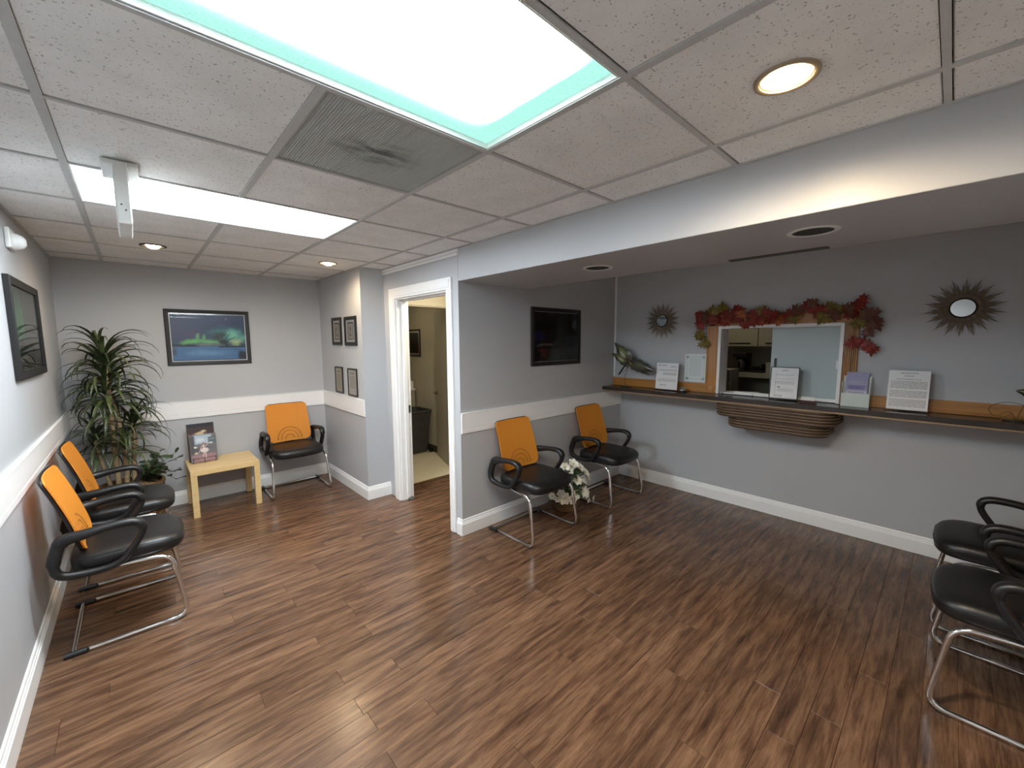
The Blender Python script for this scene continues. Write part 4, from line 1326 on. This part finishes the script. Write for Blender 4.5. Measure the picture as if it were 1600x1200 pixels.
# ================================================================== RECEPTION COUNTER
t = thing('reception_counter', 'long dark laminate counter shelf with stepped bronze bracket under the service window', 'counter', (0, 0, 0))
MB().box(4.687, XR - .0005, YW + .002, YP - .002, CT - .036, CT).build('worktop', 'darkwood', t, bevel=.003)
MB().box(4.700, XR + .0, YW + .002, YP - .002, CT - .054, CT - .0365).build('edge_strip', 'bronze', t, bevel=.004)
def bracket_layer(y0, y1, xf, za, zb, mat_, rad=.13):
    poly = [(XRL - .002, y0), (xf + rad, y0)]
    for k in range(1, 9):
        a = -PI / 2 - PI / 2 * k / 8
        poly.append((xf + rad + rad * math.cos(a), y0 + rad + rad * math.sin(a)))
    for k in range(0, 9):
        a = PI - PI / 2 * k / 8
        poly.append((xf + rad + rad * math.cos(a), y1 - rad + rad * math.sin(a)))
    poly.append((XRL - .002, y1))
    MB().prism(poly, za, zb).build('bracket_layer', mat_, t, bevel=.002, seg=1)
z = CT - .055
LAY = [('bronze', .007, 0), ('midbrown', .012, .003), ('darkedge', .0055, .009)]
for n_, y0_, y1_, xf in ((5, -.10, .825, 4.715), (4, -.045, .725, 4.745)):
    for i in range(n_):
        for mt_, hh, ins in LAY:
            bracket_layer(y0_ + ins, y1_ - ins, xf + ins, z - hh, z - .0003, mt_)
            z -= hh
# ---- signs and small items on the counter
TXT = (0.28, 0.28, 0.29)
P1 = printmat('form_page', (0.88, 0.86, 0.86), [('t', .28, .90, .18, .02, TXT, .02, 0, 2), ('e', .12, .92, .03, .022, (.15, .15, .17), .2), ('t', .78, .86, .14, .02, TXT, .02, 0, 2), ('t', .5, .72, .42, .035, (.45, .45, .46), .02, 0, 4), ('t', .62, .58, .30, .05, (.40, .4, .41), .02, 0, 4), ('r', .5, .42, .42, .004, TXT, .2), ('t', .5, .34, .42, .05, (.5, .5, .51), .02, 0, 5), ('t', .35, .16, .16, .03, (.42, .42, .47), .02, 0, 3)])
P2 = printmat('notice_page', (0.70, 0.75, 0.74), [('r', .5, .5, .45, .46, (0.60, 0.68, 0.67), .03), ('r', .5, .5, .36, .38, (0.70, 0.75, 0.74), .05), ('t', .5, .52, .30, .34, (0.50, 0.57, 0.57), .02, 0, 16), ('r', .12, .90, .07, .055, (.33, .43, .42), .2), ('r', .88, .90, .07, .055, (.36, .45, .45), .2), ('r', .12, .10, .07, .055, (.24, .36, .34), .2), ('r', .88, .10, .07, .055, (.36, .45, .47), .2)])
P3 = printmat('policy_page', (0.88, 0.86, 0.86), [('t', .5, .93, .22, .018, TXT, .02, 0, 2), ('t', .5, .86, .12, .016, TXT, .02, 0, 2), ('t', .5, .775, .30, .015, TXT, .02, 0, 2), ('t', .5, .63, .45, .10, (.36, .36, .36), .02, 0, 6), ('t', .5, .40, .45, .09, (.36, .36, .36), .02, 0, 6), ('t', .5, .17, .45, .10, (.40, .40, .40), .02, 0, 8)])
P4 = printmat('service_page', (0.88, 0.86, 0.86), [('t', .5, .90, .12, .02, TXT, .02, 0, 2), ('r', .5, .76, .36, .005, TXT, .2), ('r', .5, .63, .36, .004, TXT, .2), ('r', .18, .5, .006, .42, (.45, .38, .40), .2), ('t', .5, .52, .36, .05, (.5, .5, .52), .02, 0, 5), ('w', .30, .38, .07, .04, (.25, .25, .28), .7), ('t', .55, .28, .3, .05, (.52, .52, .54), .02, 0, 4), ('t', .3, .1, .16, .03, (.4, .4, .42), .02, 0, 3)])
def page_stand(label, y_, x_, wd_, ht, page, lean=.16, frame=False, group='paper notices at the reception counter'):
    """slanted acrylic stand facing -x"""
    t = thing('sign_holder', label, 'sign', (x_, y_, CT), 0, group)
    uy = Vector((0, -1, 0)); uz = Vector((math.sin(lean), 0, math.cos(lean))); nn = uy.cross(uz)   # nn points to the viewer side
    o = Vector((0, wd_ / 2, .0125))
    slab('page', page, o, uy * wd_, uz * (ht - .012), .0008, t)
    b = .004
    mb = MB()
    q = o - uz * .0 + nn * .003
    vs = [q - uy * b, q + uy * (wd_ + b), q + uy * (wd_ + b) + uz * (ht - .01), q - uy * b + uz * (ht - .01)]
    mb.add([tuple(v) for v in vs] + [tuple(v - nn * .0018) for v in vs], [(0, 1, 2, 3), (7, 6, 5, 4), (0, 4, 5, 1), (1, 5, 6, 2), (2, 6, 7, 3), (3, 7, 4, 0)])
    mb.build('front_sheet', 'acrylic', t)
    mb = MB()
    q = o - nn * .003
    vs = [q - uy * b, q + uy * (wd_ + b), q + uy * (wd_ + b) + uz * (ht - .01), q - uy * b + uz * (ht - .01)]
    mb.add([tuple(v) for v in vs] + [tuple(v - nn * .002) for v in vs], [(0, 1, 2, 3), (7, 6, 5, 4), (0, 4, 5, 1), (1, 5, 6, 2), (2, 6, 7, 3), (3, 7, 4, 0)])
    mb.box(-.008, .085, -wd_ / 2 - b, wd_ / 2 + b, .0005, .004)
    mb.box(-.006, .003, -wd_ / 2 - b, wd_ / 2 + b, .004, .0135)
    mb.build('base_sheet', 'acrylic', t)
    if frame:
        mb = MB()
        for a0, a1, c0, c1 in ((-.006, wd_ + .006, 0, .006), (-.006, wd_ + .006, ht - .016, ht - .01), (-.006, 0, .006, ht - .016), (wd_, wd_ + .006, .006, ht - .016)):
            q = o + nn * .004
            vs = [q + uy * a0 + uz * c0, q + uy * a1 + uz * c0, q + uy * a1 + uz * c1, q + uy * a0 + uz * c1]
            mb.add([tuple(v) for v in vs] + [tuple(v - nn * .008) for v in vs], [(0, 1, 2, 3), (7, 6, 5, 4), (0, 4, 5, 1), (1, 5, 6, 2), (2, 6, 7, 3), (3, 7, 4, 0)])
        mb.build('black_edge', 'frameblack', t)
    return t
page_stand('clear stand with printed form on the counter beside the butterfly ornament', 1.335, 4.815, .236, .288, P1, .10)
page_stand('clear stand with a full page of small print, right of the brochure holder', -.478, 4.82, .215, .296, P3, .10)
page_stand('dark-edged stand with a ruled page in front of the sliding window', .292, 4.845, .200, .285, P4, .10, True)
pg = thing('wall_notice', 'pale green-bordered notice sheet taped to the wall left of the window casing', 'notice', (XR - .001, 1.083, 1.36), 0, 'paper notices at the reception counter')
slab('sheet', P2, (-.002, .108, -.137), (0, -.214, 0), (0, 0, .274), .0012, pg)
mbf = MB()
for a0, a1, c0, c1 in ((-.108, .108, -.139, -.133), (-.108, .108, .133, .139), (-.108, -.102, -.133, .133), (.102, .108, -.133, .133)):
    mbf.box(-.004, 0, a0, a1, c0, c1)
mbf.build('border', 'paper', pg)

# brochure holder
t = thing('brochure_holder', 'clear brochure holder with purple leaflets on the counter by the fluted oak casing', 'leaflet holder', (4.83, -.188, CT + .0005))
BR = printmat('purple_leaflet', (0.30, 0.29, 0.46), [('g', .5, .62, .5, .35, (0.45, 0.43, 0.58)), ('r', .5, .66, .5, .10, (0.17, 0.15, 0.36), .5), ('w', .4, .86, .4, .08, (0.38, 0.36, 0.52), .9), ('r', .5, .28, .46, .26, (0.55, 0.52, 0.62), .1), ('t', .5, .47, .36, .03, (0.14, 0.13, 0.25), .02, 0, 2), ('t', .5, .36, .36, .05, (0.32, 0.30, 0.42), .02, 0, 4), ('e', .5, .1, .06, .06, (0.02, 0.02, 0.03), .3)])
for k in range(3):
    slab('leaflet', BR, (.012 + k * .010, .066, .012 + k * .001), (0, -.132, 0), (.03, 0, .208 + .022 * k), .002, t)
mb = MB().box(.0, .075, -.085, .085, 0, .004).box(-.002, .002, -.085, .085, .004, .105).box(.0, .055, -.085, -.0825, .004, .19).box(.0, .055, .0825, .085, .004, .19)
mb.obox((.060, 0, .12), (.0015, 0, 0), (0, .085, 0), (.012, 0, .115))
mb.build('pocket', 'cloudy', t)
# business-card holder
t = thing('card_holder', 'maroon card holder with white cards on the counter before the frosted pane', 'card holder', (4.80, .105, CT + .0005))
MB().box(-.022, .028, -.062, .062, 0, .010).box(-.012, .022, -.052, .052, .010, .022).build('base', 'maroon', t, bevel=.003)
MB().box(.004, .014, -.045, .045, .022, .052).build('cards', 'paper', t, bevel=.0008)
# service bell
t = thing('service_bell', 'small dark chrome service bell on the counter by the window casing', 'bell', (4.83, 1.165, CT + .0005))
MB().lathe([(0, 0), (.044, 0), (.044, .006), (.040, .009), (0, .009)], seg=28).build('base', 'black', t, smooth=True)
MB().lathe([(.036, .012), (.038, .016), (.033, .034), (.020, .046), (.006, .050), (0, .050)], seg=28).build('dome', 'steel', t, smooth=True)
MB().lathe([(0, .050), (.004, .050), (.004, .058), (.006, .060), (.004, .064), (0, .065)], seg=12).build('plunger', 'chrome', t, smooth=True)

# butterfly ornament on a wire stand
t = thing('butterfly_ornament', 'green metal butterfly ornament on a wire stand in the counter corner', 'ornament', (4.80, 1.80, CT + .0005))
MB().lathe([(0, 0), (.062, 0), (.062, .005), (.05, .009), (0, .010)], seg=28).build('base', 'black', t, smooth=True)
MB().tube(spline([(.01, .0, .008), (.0, .02, .08), (.0, .0, .16), (.0, -.03, .24)], 6), .0025, 6).build('wire_stem', 'black', t, smooth=2)
W1 = printmat('green_wing', (0.075, 0.08, 0.045), [('w', .5, .4, .3, .3, (0.20, 0.22, 0.08), .8), ('w', .42, .55, .22, .2, (0.48, 0.50, 0.32), .8), ('w', .8, .8, .3, .2, (0.015, 0.015, 0.012), .7)], .3, .3)
W2 = printmat('grey_wing', (0.05, 0.05, 0.038), [('w', .4, .5, .35, .3, (0.11, 0.11, 0.065), .8), ('w', .75, .4, .2, .3, (0.02, 0.02, 0.016), .7), ('w', .35, .6, .15, .12, (0.13, 0.11, 0.09), .8)], .3, .3)
def wing(name, mat_, base, tip, wid_, fat=.5):
    base, tip = Vector(base), Vector(tip)
    d = (tip - base); L = d.length; d = d / L
    s = d.cross(Vector((1, 0, 0))).normalized()
    n1, n2 = 14, 6
    me = bpy.data.meshes.new(name)
    vs, fs, uv = [], [], []
    for side in (1, -1):
        for i in range(n1 + 1):
            f = i / n1
            ww = wid_ * (math.sin(PI * f ** fat) ** .8 * (1 - .25 * f)) + .002
            for j in range(n2 + 1):
                g_ = -1 + 2 * j / n2
                wav = 1 + .10 * math.sin(f * 22) * abs(g_)
                p = base + d * (L * f) + s * ww * g_ * wav + Vector((-.018 * (1 - g_ * g_) * math.sin(PI * f) - (.0012 * side), 0, 0))
                vs.append(tuple(p)); uv.append((f, (g_ + 1) / 2))
    o = (n1 + 1) * (n2 + 1)
    for sd in (0, 1):
        for i in range(n1):
            for j in range(n2):
                a = sd * o + i * (n2 + 1) + j
                q = (a, a + 1, a + n2 + 2, a + n2 + 1)
                fs.append(q if sd == 0 else q[::-1])
    me.from_pydata(vs, [], fs)
    ul = me.uv_layers.new(name='UVMap')
    for lp in me.loops:
        ul.data[lp.index].uv = uv[lp.vertex_index]
    for p in me.polygons: p.use_smooth = True
    return link(name, me, mat_, t)
wing('wing', W1, (0, -.045, .285), (0.015, .165, .50), .085)
wing('wing', W1, (0, -.040, .27), (0.02, .205, .375), .062)
wing('wing', W2, (0, -.055, .275), (-.01, -.36, .195), .072)
wing('wing', W2, (0, -.075, .265), (0.02, -.27, .150), .045)
MB().tube(spline([(-.012, -.0, .325), (-.016, -.05, .285), (-.012, -.10, .245)], 5), [.006, .010, .012, .013, .012, .013, .014, .012, .010, .008, .004], 10).build('body', 'brass', t, smooth=2)
MB().tube(spline([(-.01, -.02, .29), (-.03, .05, .17), (-.035, .075, .135)], 5), [.004, .005, .007, .009, .010, .010, .010, .009, .007, .005, .003], 8).tube(spline([(-.01, -.04, .28), (-.03, -.02, .21), (-.03, .02, .165)], 5), .002, 5).build('feeler', 'black', t, smooth=2)

# little leafy ornament at the right frame edge
t = thing('leaf_ornament', 'dark wire ornament with a green leaf at the far right end of the counter', 'ornament', (4.82, -.98, CT + .0005))
MB().lathe([(0, 0), (.055, 0), (.055, .006), (0, .008)], seg=24).build('base', 'black', t, smooth=True)
MB().tube([(.075 * math.cos(a) * .25, .085 * math.cos(a) + .03, .062 + .055 * math.sin(a)) for a in [2 * PI * q / 28 for q in range(28)]], .0022, 6, True).tube(spline([(0, 0, .008), (0, .03, .06), (0, .07, .03), (0, .05, .02), (0, .02, .05)], 5), .0022, 6).tube(spline([(0, 0, .008), (0, -.02, .09), (0, -.04, .17)], 5), .0025, 6).build('wire_scroll', 'brass', t, smooth=2)
wing('wing', W1, (0, -.09, .175), (.0, .015, .195), .040)

# ================================================================== SUNBURST MIRRORS
def sunburst(yc, label):
    t = thing('sunburst_mirror', label, 'mirror', (XR, yc, 1.847), 0, 'sunburst wall mirrors')
    MB().lathe([(0, .002), (.085, .002), (.085, .012), (0, .012)], seg=32).build('back_disc', 'darkedge', t).rotation_euler = (0, -PI / 2, 0)
    n = 18
    meshes = {}
    for k in range(n * 4):
        kind = 'long' if k % 4 == 0 else ('short' if k % 4 == 2 else 'mid')
        if kind not in meshes:
            R = {'long': .202, 'mid': .170, 'short': .128}[kind]
            wv = {'long': .0135, 'mid': .0085, 'short': .011}[kind]
            h = {'long': 0, 'mid': .003, 'short': .006}[kind]
            mb = MB()
            mb.add([(-.010 - h, 0, .055), (-.013 - h, -wv * .7, .056), (-.013 - h, wv * .7, .056), (-.010 - h, 0, .09), (-.014 - h, -wv, .088), (-.014 - h, wv, .088), (-.021 - h, 0, .088), (-.018, 0, R)],
                   [(0, 1, 6), (0, 6, 2), (1, 4, 6), (2, 6, 5), (4, 7, 6), (5, 6, 7), (0, 3, 4, 1), (0, 2, 5, 3), (3, 7, 4), (3, 5, 7)])
            meshes[kind] = mb.build('spike', 'spike', t)
            o = meshes[kind]
        else:
            o = meshes[kind].copy(); COL.objects.link(o)
        o.rotation_euler = (2 * PI * (k + .3) / (n * 4), 0, 0)
    rim = MB().lathe([(.058, .014), (.058, .028), (.062, .031), (.067, .028), (.069, .014)], seg=40)
    rim.v = [(-z, x, yv) for x, yv, z in rim.v]
    rim.build('rim', 'darkedge', t, smooth=True)
    gm = MB().lathe([(0, .0235), (.059, .0235), (.059, .013), (0, .013)], seg=40)
    gm.v = [(-z, x, yv) for x, yv, z in gm.v]
    gm.build('mirror_disc', 'mirror', t)
sunburst(1.447, 'bronze sunburst mirror on the wall above the butterfly ornament')
sunburst(-.702, 'bronze sunburst mirror on the wall at the far right of the photo')

# ================================================================== AUTUMN LEAF GARLAND
t = thing('leaf_garland', 'red and olive autumn maple leaf garland draped round the service window head', 'garland', (XR - .03, 0, 0))
MB().tube(spline([(0, 1.02, 1.60), (-.01, 1.04, 1.75), (-.01, 1.0, 1.86), (-.01, .9, 1.895), (-.012, .7, 1.875), (-.012, .5, 1.865), (-.012, .3, 1.87), (-.01, .1, 1.895), (-.01, -.1, 1.90), (-.01, -.22, 1.83), (0, -.215, 1.70), (0, -.2, 1.60)], 6), .006, 6).build('vine', 'vine', t, smooth=2)
OUT = [(0, -.55), (.06, -.30), (.34, -.42), (.28, -.24), (.62, -.12), (.48, 0), (.56, .20), (.30, .14), (.34, .40), (.18, .34), (0, .72)]
poly = OUT + [(-x, y_) for x, y_ in OUT[-2:0:-1]]
def maple(cup):
    vs = [(0, 0, 0)] + [(cup * (abs(x) * .5 + y_ * y_ * .25), x, y_) for x, y_ in poly]
    k = len(poly)
    fs = [(0, 1 + i, 1 + (i + 1) % k) for i in range(k)]
    mb = MB().add([tuple(c * .115 for c in p) for p in vs], fs)
    o = len(mb.v)
    mb.v += [(x + .0008, y_, z_) for x, y_, z_ in mb.v[:o]]
    mb.f += [tuple(i + o for i in reversed(f)) for f in mb.f[:]]
    return mb
protos = {}
LV = [(1.037, 1.887, 'r'), (1.027, 1.793, 'r'), (1.035, 1.687, 'o'), (0.988, 1.605, 'o'), (0.992, 1.835, 'r'), (0.929, 1.905, 'o'), (0.908, 1.832, 'r'), (0.831, 1.936, 'o'), (0.844, 1.835, 'r'), (0.775, 1.826, 'r'), (0.707, 1.905, 'r'), (0.662, 1.868, 'a'), (0.687, 1.834, 'r'), (0.631, 1.774, 'r'), (0.564, 1.8, 'r'), (0.513, 1.804, 'r'), (0.487, 1.892, 'o'), (0.42, 1.839, 'r'), (0.366, 1.809, 'a'), (0.319, 1.829, 'r'), (0.255, 1.831, 'o'), (0.226, 1.872, 'b'), (0.162, 1.915, 'r'), (0.129, 1.934, 'b'), (0.108, 1.876, 'r'), (0.054, 1.817, 'o'), (0.013, 1.886, 'o'), (-0.025, 1.873, 'o'), (-0.007, 1.824, 'b'), (-0.124, 1.848, 'r'), (-0.144, 1.895, 'r'), (-0.179, 1.931, 'r'), (-0.164, 1.763, 'o'), (-0.207, 1.786, 'o'), (-0.234, 1.823, 'b'), (-0.268, 1.759, 'b'), (-0.228, 1.698, 'b'), (-0.147, 1.611, 'r'), (-0.192, 1.621, 'r'), (-0.232, 1.587, 'r'), (-0.259, 1.568, 'r'),
      (.60, 1.86, 'b'), (.45, 1.87, 'r'), (.55, 1.85, 'r'), (.80, 1.88, 'r'), (.96, 1.87, 'b'), (.28, 1.86, 'r'), (.07, 1.87, 'r'), (-.09, 1.87, 'b')]
rnd = random.Random(11)
for i, (yv, zv, k) in enumerate(LV):
    if k not in protos:
        protos[k] = maple(.35).build('leaf', 'leaf_' + k, t)
        o = protos[k]
    else:
        o = protos[k].copy(); COL.objects.link(o)
    o.location = (-.022 - .035 * rnd.random(), yv, zv)
    o.rotation_euler = (rnd.uniform(0, 2 * PI), rnd.uniform(-.45, .35), rnd.uniform(-.5, .5))
    s = rnd.uniform(.70, 1.08)
    o.scale = (s, s, s)

# ================================================================== OFFICE CONTENTS BEHIND THE WINDOW
t = thing('office_wall_cabinet', 'cream wall cabinets with dark handle slots in the dim office', 'cabinet', (6.56, 0, 0))
MB().box(0, .335, -1.2, 1.42, 1.545, H - .01).build('carcass', 'cabinet', t)
for k in range(6):
    y1_ = 1.415 - k * .42
    d = MB().box(-.018, -.001, y1_ - .41, y1_, 1.56, H - .02).build('door', 'cabinet', t, bevel=.002)
    MB().box(-.026, -.0185, y1_ - .33, y1_ - .08, 1.592, 1.604).build('handle', 'black', d)
t = thing('office_shelf', 'cream office counter shelf seen through the open half of the service window', 'shelf', (6.45, 0, 0))
MB().box(0, .445, -1.2, 1.5, 1.165, 1.225).build('shelf_board', 'cabinet', t, bevel=.003)
MB().box(.05, .44, 1.40, 1.44, .02, 1.165).box(.05, .44, -1.2, -1.16, .02, 1.165).box(.05, .44, .1, .14, .02, 1.165).build('upright', 'cabinet', t)
t = thing('coffee_maker', 'black coffee maker on the dim office shelf', 'appliance', (6.62, 1.20, 1.2255))
MB().box(-.09, .11, -.08, .08, 0, .03).box(.03, .11, -.08, .08, .03, .24).box(-.09, .11, -.085, .085, .19, .25).build('body', 'black', t, bevel=.008)
MB().lathe([(0, .032), (.05, .032), (.062, .08), (.05, .14), (.04, .16), (0, .16)], (-.03, 0, 0), 20).build('carafe', 'greyplastic', t, smooth=True)
MB().tube(fillet([(-.09, 0, .14), (-.13, 0, .14), (-.13, 0, .06), (-.09, 0, .06)], .02, 4), .007, 8).build('handle', 'black', t, smooth=2)
t = thing('desk_phone', 'low dark desk phone on the dim office shelf', 'phone', (6.60, 1.00, 1.2255))
MB().prism([(-.09, 0), (.09, 0), (.09, .07), (.06, .07), (-.09, .02)], -.08, .08, 'y').build('body', 'black', t, bevel=.004)
MB().tube(spline([(-.05, -.05, .055), (0, -.05, .088), (.06, -.05, .095)], 5), .018, 8).build('handset', 'black', t, smooth=2)
t = thing('file_box', 'pale file box on the dim office shelf', 'box', (6.60, .80, 1.2255))
MB().box(-.10, .10, -.085, .085, 0, .12).box(-.105, .105, -.09, .09, .105, .13).build('box', 'cabinet', t, bevel=.003)
MB().box(-.107, -.1055, -.03, .03, .04, .07).build('label_holder', 'steel', t)
tag(MB().box(6.53, 6.70, .64, .68, 1.2255, 1.385).build('binder', 'greyplastic', bevel=.003), 'dark binder standing upright on the dim office shelf', 'binder')
t = thing('file_tower', 'pale tower of three open file slots inside the office window', 'file tray', (5.62, 1.05, 0))
MB().box(-.12, .12, -.11, -.10, .74, 1.32).box(-.12, .12, .10, .11, .74, 1.32).box(.11, .12, -.10, .10, .74, 1.32).build('case', 'cabinet', t)
for k in range(5):
    MB().box(-.12, .11, -.0995, .0995, .745 + k * .14, .757 + k * .14).build('tray', 'cabinet', t)
t = thing('office_desk', 'dark office desk just inside the service window', 'desk', (5.55, .3, 0))
MB().box(-.36, .34, -1.3, 1.3, .70, .735).build('desktop', 'darkwood', t, bevel=.003)
for sy in (-1.25, 1.25):
    MB().box(-.34, .32, sy - .02, sy + .02, .001, .6995).build('side_panel', 'darkwood', t)
t = thing('paper_tray', 'flat dark tray of loose papers on the ledge inside the service window', 'tray', (5.02, .70, CT + .0005))
MB().box(-.09, .12, -.15, .12, 0, .006).box(-.09, .12, -.15, -.145, .006, .016).box(-.09, .12, .115, .12, .006, .016).build('tray', 'black', t, bevel=.001)
for k in range(4):
    MB().obox((.015 + .008 * k, -.02 + .012 * k * (-1) ** k, .0085 + k * .0022), (.085 + .01 * (k % 2), .012 * k, 0), (-.012 * k, .105, 0), (0, 0, .0009)).build('sheet', 'paper', t)

# ================================================================== UTILITY ROOM CONTENTS
t = thing('trash_can', 'dark grey plastic trash can in the room beyond the doorway', 'trash can', (3.735, 4.715, 0))
def rr(a, c, r, z, n=5):
    pts = []
    for qx, qy, a0 in ((a - r, c - r, 0), (-a + r, c - r, PI / 2), (-a + r, -c + r, PI), (a - r, -c + r, 3 * PI / 2)):
        for k in range(n + 1):
            an = a0 + PI / 2 * k / n
            pts.append((qx + r * math.cos(an), qy + r * math.sin(an), z))
    return pts
MB().loft([rr(.155, .16, .05, .012), rr(.162, .17, .05, .03), rr(.193, .215, .06, .60), rr(.20, .222, .06, .605), rr(.20, .222, .06, .635), rr(.186, .208, .06, .635), rr(.17, .19, .05, .2), rr(.15, .16, .05, .03)], True, True).build('body', 'greyplastic', t, smooth=True)
MB().loft([rr(.204, .226, .06, .61), rr(.208, .230, .06, .622), rr(.204, .226, .06, .634), rr(.196, .218, .06, .64), rr(.19, .21, .06, .63)], True, False, True).build('rim', 'greyplastic', t, smooth=True)
for sy in (-1, 1):
    MB().tube([(.17, sy * .02 - .165 if sy < 0 else .165 - .02, .035), (.17, sy * .06 - .165 if sy < 0 else .165 + .02, .035)], .034, 16).build('wheel', 'black', t, smooth=True)
t = thing('utility_cabinet', 'cream base cabinet with pale top in the room beyond the doorway', 'cabinet', (3.62, 5.175, 0))
MB().box(-.32, .31, -.19, .22, .08, .885).box(-.30, .30, -.15, .22, 0, .08).build('carcass', 'cabinet', t)
MB().box(-.34, .31, -.21, .22, .886, .915).build('top', 'white', t, bevel=.003)
MB().box(.24, .29, -.19, -.17, .916, 1.03).build('end_board', 'white', t, bevel=.002)
for k in (-1, 1):
    d = MB().box(-.30 if k < 0 else .005, -.005 if k < 0 else .30, -.208, -.191, .10, .87).build('door', 'cabinet', t, bevel=.002)
    MB().box(-.03 * k * 1.5 - .004 if k > 0 else -.05, -.03 * k * 1.5 + .004 if k > 0 else -.042, -.222, -.2085, .6, .72).build('handle', 'steel', d)
t = thing('microwave', 'dark boxy appliance on the pale cabinet top in the utility room', 'appliance', (3.52, 5.2, .9155))
MB().box(-.22, .20, -.15, .17, .012, .25).build('case', 'black', t, bevel=.006)
MB().box(-.21, .08, -.158, -.1505, .03, .235).build('door', 'greyplastic', t, bevel=.003)
MB().box(-.2, .18, -.13, .15, 0, .0115).build('feet', 'black', t)
# unseen ceiling lamps, added to brighten the rooms behind
def lamp(name, loc, energy, col, size):
    ld = bpy.data.lights.new(name, 'AREA'); ld.energy = energy; ld.color = col; ld.shape = 'DISK'; ld.size = size
    lo = bpy.data.objects.new(name, ld); COL.objects.link(lo); lo.location = loc
    return lo
HALL_W, UTIL_W, OFFICE_W = 6.5, .8, .75
for nm, lab, loc, e in (('added_hall_lamp', 'unseen round ceiling lamp added to light the hall behind the doorway', (3.25, 2.8, H), HALL_W), ('added_utility_lamp', 'unseen round ceiling lamp added to light the utility room', (3.3, 4.6, H), UTIL_W), ('added_office_lamp', 'unseen round ceiling lamp added to light the office behind the service window', (5.9, 1.2, H), OFFICE_W)):
    t = thing(nm, lab, 'ceiling light', loc)
    MB().lathe([(0, -.03), (.10, -.03), (.14, -.012), (.15, -.0005), (0, -.0005)], seg=28).build('shade', 'white_plastic', t, smooth=True)
    lo = lamp(nm + '_glow', (0, 0, -.032), e, (1.0, .86, .62), .18)
    lo.parent = t
